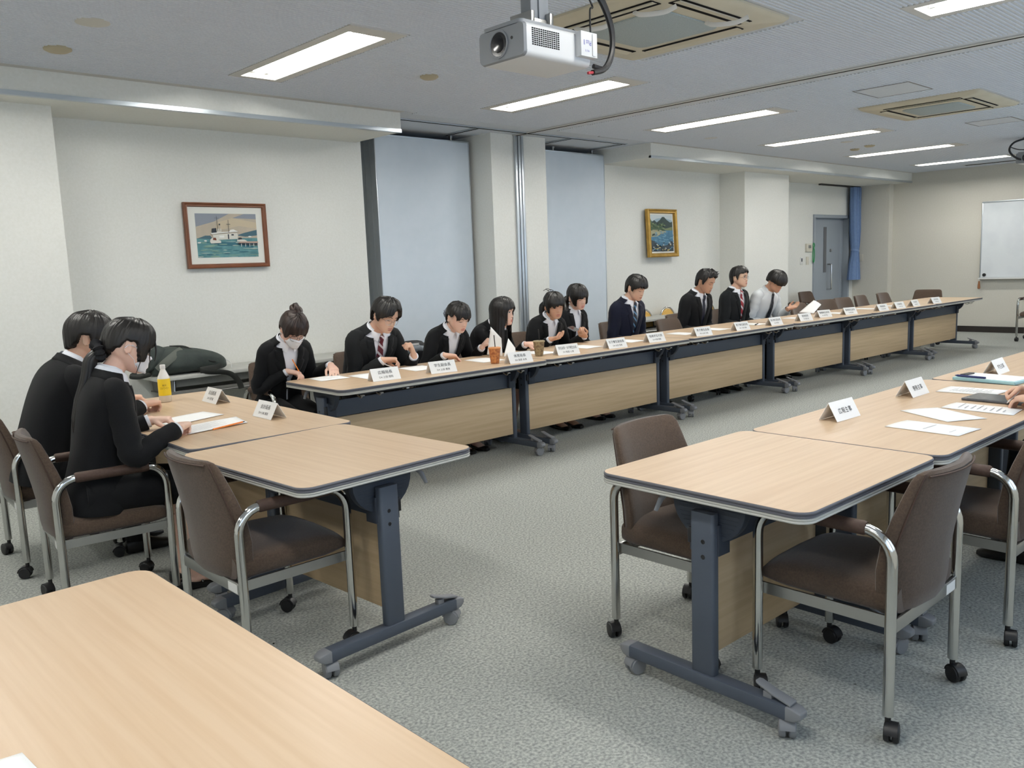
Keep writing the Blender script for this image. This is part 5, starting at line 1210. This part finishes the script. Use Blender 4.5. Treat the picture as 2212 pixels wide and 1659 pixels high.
# woman G: ponytail, phone
person('G', 'woman with ponytail and uneven fringe, holding a grey phone in both hands', (5.34, 5.32), -97, True, 17, 22, head=(14, 12, 4),
       R_=dict(w=(5.165, 4.96, .785), f=(.78, -.58, .16), p=(.1, -.2, 1), curl=(28, 30, 20), thumb=55),
       L_=dict(w=(5.60, 4.95, .775), f=(-.86, -.35, .30), p=(-.25, .25, .9), curl=(45, 50, 30), thumb=45),
       hair=dict(fringe_f, low=[(-180, -.09), (-140, -.075), (-112, -.03), (-100, .012), (-84, .0), (-72, -.055), (-58, -.05), (-45, -.005), (-20, .012), (0, .02), (20, .01), (40, .0), (52, -.02), (62, -.05), (72, -.05), (84, .0), (100, .012), (112, -.03), (140, -.075), (180, -.09)], part=-4, jag=.009, extra=[tail([(.01, -.105, .02), (.04, -.14, -.03), (.06, -.13, -.09), (.07, -.10, -.14)], (.022, .03, .022, .006)), strands([[(.072, -.03, .02), (.09, -.04, -.04), (.10, -.06, -.09)], [(.03, -.04, .125), (.05, -.06, .14), (.07, -.08, .125)], [(-.01, -.03, .128), (.02, -.03, .142), (.05, -.03, .13)], [(.0, -.06, .125), (.03, -.08, .14), (.055, -.1, .12)]], .003, .0015)]), seed=15, skin=SK_T)
# woman H: smiling, ponytail over the shoulder
person('H', 'smiling woman with full fringe and a dark ponytail over her shoulder', (5.81, 5.40), -90, True, 8, 14, head=(8, 17, 8), R_=None, L_=None,
       hair=dict(low=[(0, .012), (28, .010), (40, .004), (50, -.07), (64, -.075), (74, -.06), (84, .004), (100, .012), (112, -.03), (140, -.075), (180, -.09)], vol=.98, jag=.004, fringe=.008, extra=[tail([(.02, -.10, -.03), (.06, -.115, -.08), (.085, -.06, -.13), (.09, .0, -.19), (.085, .02, -.23)], (.028, .042, .045, .034, .012), flat=.9, locks=7)]), lips=LIPSR, seed=16, skin=SK_L)
# man I: navy suit
person('I', 'young man in a navy suit with a blue striped tie and lapel pin', (6.59, 5.34), -90, False, 4, 16, head=(0, 22, 0), R_=None, L_=None,
       hair=SHORT(vol=1.15, fringe=.006, low=[(0, .026), (20, .022), (35, .026), (50, .018), (62, .002), (72, -.022), (80, -.024), (88, .010), (104, .012), (114, -.045), (135, -.075), (180, -.09)]), tie=tie_mat('tie_blue', (24, 30, 46), ((96, 140, 176),)[0], 40, 7.0), suit=SUITN, seed=17, skin=SK_M)
# man J: spiky hair
person('J', 'man with short spiky black hair and dark blue tie, eyes lowered', (7.79, 5.36), -91, False, 6, 16, size=1.03, head=(-2, 22, 0), R_=None, L_=None,
       hair=SHORT(vol=1.05, spike=.016, front=.006, low=[(0, .062), (20, .06), (40, .055), (54, .045), (64, .018), (72, -.022), (80, -.026), (88, .008), (104, .010), (114, -.045), (135, -.075), (180, -.09)], extra=[lambda q, rg: [q.tube([Vector(p), Vector(p)+d*.5, Vector(p)+d], [.009, .006, .001], 6) for p, d in [((rg.uniform(-.055, .055), rg.uniform(-.05, .075), .105+rg.uniform(-.01, .012)), Vector((rg.uniform(-.02, .02), rg.uniform(0, .02), rg.uniform(.014, .03)))) for _ in range(46)]]]), tie=mat('tie_navy', (26, 30, 48), 0.5), suit=SUITB, seed=18, skin=SK_T)
# man K: glasses, red striped tie, looking ahead
person('K', 'man with dark-rimmed glasses and red and white striped tie, looking straight ahead', (8.62, 5.36), -92, False, 3, 10, head=(-4, 0, 0), R_=None, L_=None,
       hair=SHORT(vol=1.1, side=-.003, low=[(0, .05), (22, .046), (40, .042), (56, .034), (64, .014), (72, -.026), (80, -.03), (88, .008), (104, .010), (114, -.05), (135, -.078), (180, -.09)]), glasses=(GL_DARK, .023, .0175, -.006), tie=tie_mat('tie_red', (140, 36, 48), (216, 210, 214), 38, 5.0), suit=SUITC, eyes='open', seed=19, skin=SK_M)
# man L: white shirt, bowl cut, reading paper
person('L', 'man in a white shirt with bowl cut hair, holding a sheet of paper', (9.12, 5.34), -94, False, 12, 20, head=(4, 30, 0), R_=None,
       L_=dict(w=(9.235, 4.96, .79), f=(.82, -.48, .22), p=(-.2, -.2, 1), curl=(18, 22, 15), thumb=40),
       hair=dict(low=[(0, -.006), (30, -.008), (50, -.004), (70, .0), (90, .0), (108, -.004), (120, -.02), (150, -.045), (180, -.055)], vol=1.45, side=.008, fringe=.012, jag=.0025), outer='shirt', shirt=SHIRTG, tie=tie_mat('tie_dark', (28, 32, 40), (48, 54, 62), 40, 9.0), seed=20, skin=SK_T)
# woman B: ponytail, mask, seen from behind
person('B', 'woman with low ponytail and white mask, seen from behind at the left', (1.13, 3.86), -6, True, 6, 14, head=(2, 20, -3), size=1.04,
       R_=dict(w=(1.455, 3.70, .765), f=(.55, .75, .02), p=(.1, .1, -1), curl=(60, 65, 40), thumb=40),
       L_=dict(w=(1.45, 4.02, .765), f=(.75, -.5, .0), p=(0, 0, -1), curl=(40, 45, 30), thumb=30),
       hair=dict(low=[(-180, -.075), (-112, -.02), (-100, .014), (-80, .01), (-66, -.05), (-50, -.06), (-38, -.01), (-20, .02), (0, .05), (20, .02), (38, -.01), (50, -.06), (66, -.05), (80, .01), (100, .014), (112, -.02), (180, -.075)], vol=1.0, jag=.006, front=.004, extra=[tail([(0, -.105, -.045), (.005, -.135, -.10), (.0, -.125, -.18), (-.005, -.125, -.28), (.0, -.125, -.36), (.005, -.115, -.43)], (.02, .030, .034, .032, .024, .006), flat=.7, locks=8), strands([[(.06, .075, .02), (.062, .085, -.03), (.05, .10, -.07)], [(.066, .05, .0), (.070, .05, -.06), (.066, .045, -.12)], [(-.06, .075, .02), (-.062, .085, -.03), (-.05, .10, -.08)], [(.03, .09, .06), (.045, .108, .01), (.04, .115, -.04)]], .006, .002)],
                 pieces=[('hair_scrunchie', mat('scrunchie_black', (20, 20, 24), 0.9), scrunchie((.0, -.118, -.052), .030, (0, -1, -.6), .021))]), mask=True, glasses=(GL_SILV, .024, .02, -.010), seed=21, skin=SK_L)
# man A: leaning over the table, seen from behind
person('A', 'man in a black suit leaning at the left edge, seen from behind', (1.12, 4.64), -4, False, 12, 22, head=(14, 10, 0), size=1.02,
       R_=dict(w=(1.60, 4.52, .77), f=(.8, .4, .0), p=(0, 0, -1), curl=(50, 55, 40), thumb=40),
       L_=dict(w=(1.62, 4.86, .77), f=(.8, -.3, .0), p=(0, 0, -1), curl=(40, 45, 30), thumb=30),
       hair=SHORT(vol=1.3, low=[(0, .03), (30, .03), (50, .02), (64, -.005), (74, -.03), (82, -.03), (90, .012), (106, .010), (116, -.03), (140, -.06), (180, -.075)]), suit=SUITB, seed=22, skin=SK_M)
# person M: only the writing hand reaches into the picture
person('M', 'person in a dark jacket writing on the tablet, only the hand inside the picture', (4.30, .70), 92, False, 16, 16, head=(0, 25, 0),
       R_=dict(w=(4.235, 1.085, .785), f=(-.25, .93, -.20), p=(-.75, .2, -.6), curl=(52, 60, 40), thumb=45, idx=(38, 52, 30)),
       L_=dict(w=(4.08, 1.02, .77), f=(.2, .9, 0), p=(0, 0, -1), curl=(30, 30, 20), thumb=20), hair=SHORT(), suit=SUITB, seed=23, skin=SK_M)
# lapel pin of the young man
# ================================================================== THINGS ON THE TABLES
TZ = 0.7215
def plate_card(a, b, lines, label, depth=0.082, hgt=0.078, left=True):
    """folded paper tent; a -> b is the lower edge of the lettered side, the body lies on its left"""
    a, b = Vector((a[0], a[1], 0)), Vector((b[0], b[1], 0)); d = b-a; L = 0.2; c = (a+b)/2; ux = d.normalized(); n = Vector((-ux.y, ux.x, 0))
    t = thing('nameplate', label, 'nameplate', (c.x, c.y, TZ), math.atan2(ux.y, ux.x), 'white folded nameplates')
    mb = MB(); h_ = L/2; th = .0012
    P = [(-th, 0), (depth/2, hgt), (depth+th, 0), (depth, 0), (depth/2, hgt-.004), (0, 0)]
    mb.loft([[(x, y, z) for y, z in P] for x in (-h_, h_)]); mb.build('card', M_PAPER, t, sharp=20)
    uy = Vector((0, depth/2, hgt)).normalized(); nn = Vector((0, -hgt, depth/2)).normalized()*.0012; mb = MB()
    sl = math.hypot(depth/2, hgt)
    if len(lines) == 1: put_text(mb, lines[0], uy*(sl*.48)+nn, (1, 0, 0), uy, .12, .026)
    else:
        put_text(mb, lines[0], uy*(sl*.66)+nn, (1, 0, 0), uy, .165, .024); put_text(mb, lines[1], uy*(sl*.28)+nn, (1, 0, 0), uy, .12, .016)
    mb.build('lettering', M_INK, t)
NP = [((3.015, 4.461), (3.206, 4.434), '広報局長', 'D4 上田 理莉', 'nameplate in front of the man with maroon tie, first in the long row'),
 ((3.459, 4.431), (3.653, 4.395), '学生副会長', 'D4 上田 春栄', 'nameplate left of the orange paper cup, second in the long row'),
 ((4.135, 4.359), (4.304, 4.325), '体育局長', 'D4 長原 未来', 'nameplate right beside the orange paper cup'),
 ((4.713, 4.42), (4.866, 4.378), '学生会長・女子寮生会長', 'D4 稲富 心愛', 'nameplate with the longest heading, in front of the woman with the phone'),
 ((5.245, 4.371), (5.43, 4.342), '女子寮生副会長', 'D4 太田 菜穂', 'nameplate between the phone woman and the navy suited man'),
 ((5.788, 4.381), (5.978, 4.353), '指導学生代表', 'D4 中根 愛夏', 'nameplate in front of the navy suited young man'),
 ((6.459, 4.344), (6.614, 4.31), '男子寮生会長', 'M3 山本 大地', 'nameplate in front of the spiky haired man'),
 ((7.076, 4.322), (7.263, 4.295), '男子寮生副会長', 'M3 小澤 俊輔', 'nameplate with a dark pen lying beside it'),
 ((7.707, 4.318), (7.908, 4.30), '男子寮生副会長', 'E3 林 翔太', 'nameplate in front of the white shirted man'),
 ((8.321, 4.316), (8.485, 4.282), '給食部長', 'E3 石田 健', 'nameplate just left of the held up sheet, fourth table'),
 ((8.871, 4.36), (8.989, 4.33), '整備衛生部長', 'E3 吉田 健一', 'nameplate below the held up sheet of paper'),
 ((9.324, 4.293), (9.484, 4.25), '整備衛生部長', 'E3 森 和也', 'nameplate in front of the first empty far chairs'),
 ((9.993, 4.19), (10.131, 4.167), '情報部長', 'M3 石原 翼', 'nameplate first of the cluster of three on the fifth table'),
 ((10.45, 4.178), (10.60, 4.155), '広報部長', 'E3 山下 亮', 'nameplate middle of the cluster of three on the fifth table'),
 ((10.88, 4.155), (11.06, 4.15), '文化部長', 'D3 原 美咲', 'nameplate last of the cluster of three on the fifth table'),
 ((11.49, 4.139), (11.66, 4.11), '会計部長', 'D3 西村 遥', 'nameplate farthest along the long row, alone on the last table')]
for a, b, l1, l2, lab in NP: plate_card(a, b, [l1, l2], 'white folded '+lab)
plate_card((1.99, 4.70), (1.98, 4.47), ['自治局長', 'D4 大原 聡'], 'white folded nameplate nearer the yellow labelled bottle on the left table')
plate_card((1.93, 3.957), (1.925, 3.743), ['会計局長', 'D4 小林 美咲'], 'white folded nameplate in front of the sheet with the pencil')
plate_card((3.378, 1.588), (3.575, 1.578), ['広報主事'], 'white folded nameplate nearest the camera on the right tables')
plate_card((4.13, 1.574), (4.352, 1.572), ['寮務主事'], 'white folded nameplate second on the right tables, behind the loose sheets')
plate_card((5.125, 1.494), (5.329, 1.497), ['学生主事'], 'white folded nameplate behind the clipboard near the right edge')
def sheet(pts, label, z=TZ, bend=.004, lines=0):
    q = [Vector((p[0], p[1], p[2] if len(p) > 2 else z)) for p in pts]; mb = MB(); n = 6; vs = []
    for i in range(n+1):
        for j in range(n+1):
            u, v = i/n, j/n; p = q[0].lerp(q[1], u).lerp(q[3].lerp(q[2], u), v); vs.append(p+Vector((0, 0, bend*math.sin(math.pi*u)*math.sin(2.2*v+.3)+.0006)))
    mb.add(vs, [(i*(n+1)+j, (i+1)*(n+1)+j, (i+1)*(n+1)+j+1, i*(n+1)+j+1) for i in range(n) for j in range(n)])
    o = mb.build('paper_sheet', M_PAPER, solid=.0006); tag(o, label, 'paper', 'paper sheets')
    if lines:
        mb = MB(); e1, e2 = q[1]-q[0], q[3]-q[0]
        for k in range(lines):
            v = .15+.7*k/lines; w_ = .3+.4*((k*37) % 10)/10; c = [q[0]+e1*u+e2*(v+dv)+Vector((0, 0, bend+.0022)) for u, dv in ((.12, 0), (.12+w_, 0), (.12+w_, .012), (.12, .012))]; mb.add(c, [(0, 1, 2, 3)])
        mb.build('print', M_INKG, o)
    return o
sheet([(1.55, 4.02), (1.86, 4.12), (1.83, 4.31), (1.53, 4.22)], 'white sheet lying beside the bottle on the left table')
sheet([(1.51, 3.73), (1.82, 3.78), (1.86, 3.99), (1.52, 3.92)], 'printed sheet under the orange pencil on the left table', lines=9, z=TZ+.002)
sheet([(3.37, 1.11), (3.56, 1.09), (3.58, 1.38), (3.40, 1.40)], 'white sheet nearest the camera on the right table', lines=2)
sheet([(3.63, 1.24), (3.79, 1.14), (3.94, 1.39), (3.78, 1.49)], 'blank sheet lying askew on the right table')
sheet([(3.92, 1.08), (4.10, 1.09), (4.12, 1.37), (3.95, 1.38)], 'printed sheet just before the tablet on the right table', lines=8)
sheet([(4.40, 1.30), (4.60, 1.28), (4.60, 1.56), (4.39, 1.56)], 'printed sheet just behind the tablet on the right table', lines=12)
sheet([(0.06, 1.33), (0.27, 1.32), (0.265, 1.395), (0.06, 1.41)], 'corner of a white sheet at the bottom left of the picture')
sheet([(2.84, 4.80), (3.05, 4.78), (3.08, 5.0), (2.86, 5.0)], 'sheet the woman with the bun is writing on', lines=5)
sheet([(3.07, 4.62), (3.28, 4.60), (3.30, 4.86), (3.09, 4.88)], 'sheet partly behind the first nameplate of the long row')
sheet([(3.50, 4.66), (3.71, 4.63), (3.74, 4.90), (3.53, 4.93)], 'sheet under the hands of the man with the white pen')
sheet([(4.08, 4.60), (4.29, 4.58), (4.32, 4.84), (4.11, 4.86)], 'sheet left of the orange cup, beside a resting hand')
sheet([(4.66, 4.58), (4.87, 4.56), (4.90, 4.82), (4.69, 4.84)], 'sheet behind the dark brown paper cup')
for k, (x, lab) in enumerate(((5.18, 'sheet in front of the woman with the phone'), (5.74, 'sheet in front of the smiling woman'), (6.52, 'sheet between the navy suited man and the empty chair'), (7.05, 'sheet in front of the spiky haired man'), (7.72, 'sheet in front of the man with red striped tie'), (8.60, 'sheet on the table below the held up paper'), (9.45, 'sheet on the fourth table near the empty chairs'), (10.25, 'first far sheet on the fifth table'), (10.85, 'second far sheet on the fifth table'))):
    sheet([(x, 4.56-.02*k), (x+.21, 4.55-.02*k), (x+.22, 4.80-.02*k), (x+.01, 4.81-.02*k)], lab)
sheet([(4.347, 4.86, .742), (4.40, 4.74, .728), (4.395, 4.74, .868), (4.389, 4.85, .955)], 'sheet held upright by the woman with the grey scrunchie', bend=.0)
sheet([(4.392, 4.72, .726), (4.465, 4.66, .747), (4.481, 4.68, .79), (4.477, 4.75, .861)], 'second upright sheet leaning behind the orange cup', bend=.0)
sheet([(9.30, 4.86, .74), (9.34, 4.70, .73), (9.53, 4.70, .82), (9.58, 4.82, .87)], 'sheet held up by the man in the white shirt', bend=.01)
def stick(name, a, b, r, m, label, cat, tip=None):
    a, b = Vector(a), Vector(b); t = thing(name, label, cat, a); d = b-a; mb = MB(); mb.tube([Vector((0, 0, 0))+d*.08, d], r, 8); mb.build('barrel', m, t); mb = MB(); mb.tube([Vector((0, 0, 0)), d*.08], [r*.25, r], 8); mb.build('tip', tip or m, t); return t
M_OR = mat('pencil_orange', (226, 128, 44), 0.45)
stick('pencil', (1.81, 3.79, TZ+.008), (1.62, 3.72, TZ+.008), .004, M_OR, 'orange pencil lying on the printed sheet of the left table', 'pencil', M_BLACKP)
p = PEOPLE['C']['tipsR'][0]; stick('pencil', (p.x, p.y, TZ+.004), (p.x-.04, p.y+.05, TZ+.13), .004, M_OR, 'orange pencil held by the woman with the mask and bun', 'pencil')
p = PEOPLE['D']['tipsR'][0]; stick('pen', p+Vector((.03, -.02, -.02)), p+Vector((-.10, .05, .05)), .004, M_WHITEP, 'white pen held by the man with maroon tie', 'pen')
p = PEOPLE['E']['tipsR'][5 if len(PEOPLE['E']['tipsR']) > 5 else 4]; stick('pencil', p+Vector((.04, -.02, .0)), p+Vector((-.04, .02, .02)), .004, M_OR, 'orange pencil in the hand of the woman with the scrunchie', 'pencil')
stick('pen', (7.70, 4.50, TZ+.006), (7.84, 4.55, TZ+.006), .006, M_BLACKP, 'dark pen lying beside a nameplate on the third table', 'pen')
p = PEOPLE['M']['tipsR'][0]; stick('stylus', (p.x-.005, p.y+.01, TZ+.012), (p.x+.085, p.y-.07, TZ+.13), .0045, M_WHITEP, 'white stylus held over the tablet', 'stylus')
t = thing('tablet', 'dark tablet lying on the right table under the writing hand', 'tablet', (4.29, 1.24, TZ), R(-4)); mb = MB(); mb.prism(rrect(-.10, .10, -.135, .135, .014, 4), 0, .009); mb.build('case', mat('tablet_grey', (70, 72, 78), .4), t, bevel=.002); mb = MB(); mb.prism(rrect(-.093, .093, -.128, .128, .008, 3), .009, .0098); mb.build('screen', mat('tablet_screen', (52, 55, 62), .15), t)
p = (PEOPLE['G']['tipsR'][0]+PEOPLE['G']['tipsL'][0])/2; t = thing('phone', 'grey phone held by the woman with the ponytail', 'phone', p, R(25)); t.rotation_euler = (R(28), 0, R(25)); mb = MB(); mb.prism(rrect(-.072, .072, -.036, .036, .009, 4), 0, .009); mb.build('case', mat('phone_grey', (96, 96, 100), .35), t, bevel=.002); mb = MB(); mb.prism(rrect(-.068, .068, -.033, .033, .006, 3), .009, .0095); mb.build('screen', mat('phone_screen', (30, 32, 36), .1), t)
t = thing('clipboard', 'pale blue clipboard with papers near the right edge', 'clipboard', (4.92, 1.46, TZ), R(-8)); mb = MB(); mb.prism(rrect(-.115, .115, -.16, .16, .008, 3), 0, .016); mb.build('board', mat('clip_blue', (164, 206, 214), .5), t, bevel=.002); mb = MB(); mb.box(-.10, .10, -.15, .13, .0165, .018); mb.build('papers', M_PAPER, t); mb = MB(); mb.box(-.05, .05, .12, .15, .018, .026); mb.build('clip', M_BLACKP, t, bevel=.002)
stick('pen', (4.83, 1.62, TZ+.026), (4.80, 1.46, TZ+.026), .006, mat('pen_navy', (30, 40, 92), .35), 'navy pen lying across the pale blue clipboard', 'pen')
def cup(x, y, c, c2, label):
    t = thing('paper_cup', label, 'cup', (x, y, TZ)); mb = MB(); mb.lathe([(.029, 0), (.031, .004), (.044, .108), (.046, .112), (.045, .114)], n=28); mb.build('cup_wall', mat('cup_'+str(c[0]), c, .6, c2=c2, nscale=60), t); mb = MB(); mb.lathe([(.0465, .108), (.0475, .114), (.040, .118), (.0, .119)], n=28); mb.build('lid', mat('cup_lid_'+str(c[0]), c2, .35), t); mb = MB(); mb.tube([(.008, 0, .10), (.0, 0, .205)], .0035, 8); mb.build('straw', M_BLACKP, t)
cup(4.10, 4.50, (158, 92, 58), (206, 140, 84), 'orange brown paper cup with a dark straw on the nearest long table'); cup(4.615, 4.555, (112, 92, 70), (158, 142, 108), 'dark brown paper cup with a dark straw on the second long table')
t = thing('drink_bottle', 'plastic coffee bottle with yellow label on the left table', 'bottle', (1.85, 4.857, TZ)); mb = MB(); mb.lathe([(.030, 0), (.034, .006), (.034, .045)], n=28); mb.build('base', mat('bottle_milky', (206, 196, 180), .25), t); mb = MB(); mb.lathe([(.0335, .045), (.0335, .135), (.031, .145), (.014, .185), (.013, .195)], n=28); mb.build('body', mat('bottle_clear', (226, 224, 218), .12, spec=.6), t)
mb = MB(); mb.lathe([(.0342, .038), (.0345, .04), (.0345, .132), (.0342, .134)], n=28, caps=(False, False)); lb = mb.build('label_wrap', mat('label_yellow', (236, 202, 40), .45), t); mb = MB(); mb.lathe([(.0148, .192), (.0150, .194), (.0150, .212), (.013, .214)], n=24); mb.build('cap', M_WHITEP, t)
mb = MB(); f_ = Vector((-.36, -.93, 0)).normalized(); ux = Vector((0, 0, 1)).cross(-f_)*-1
for k, (tx, zz, ht) in enumerate((('贅沢', .098, .010), ('ミルクコーヒー', .082, .013))): put_text(mb, tx, f_*.0356+Vector((0, 0, zz)), ux, (0, 0, 1), .044, ht)
mb.build('lettering', mat('label_brown', (74, 40, 24), .5), lb)
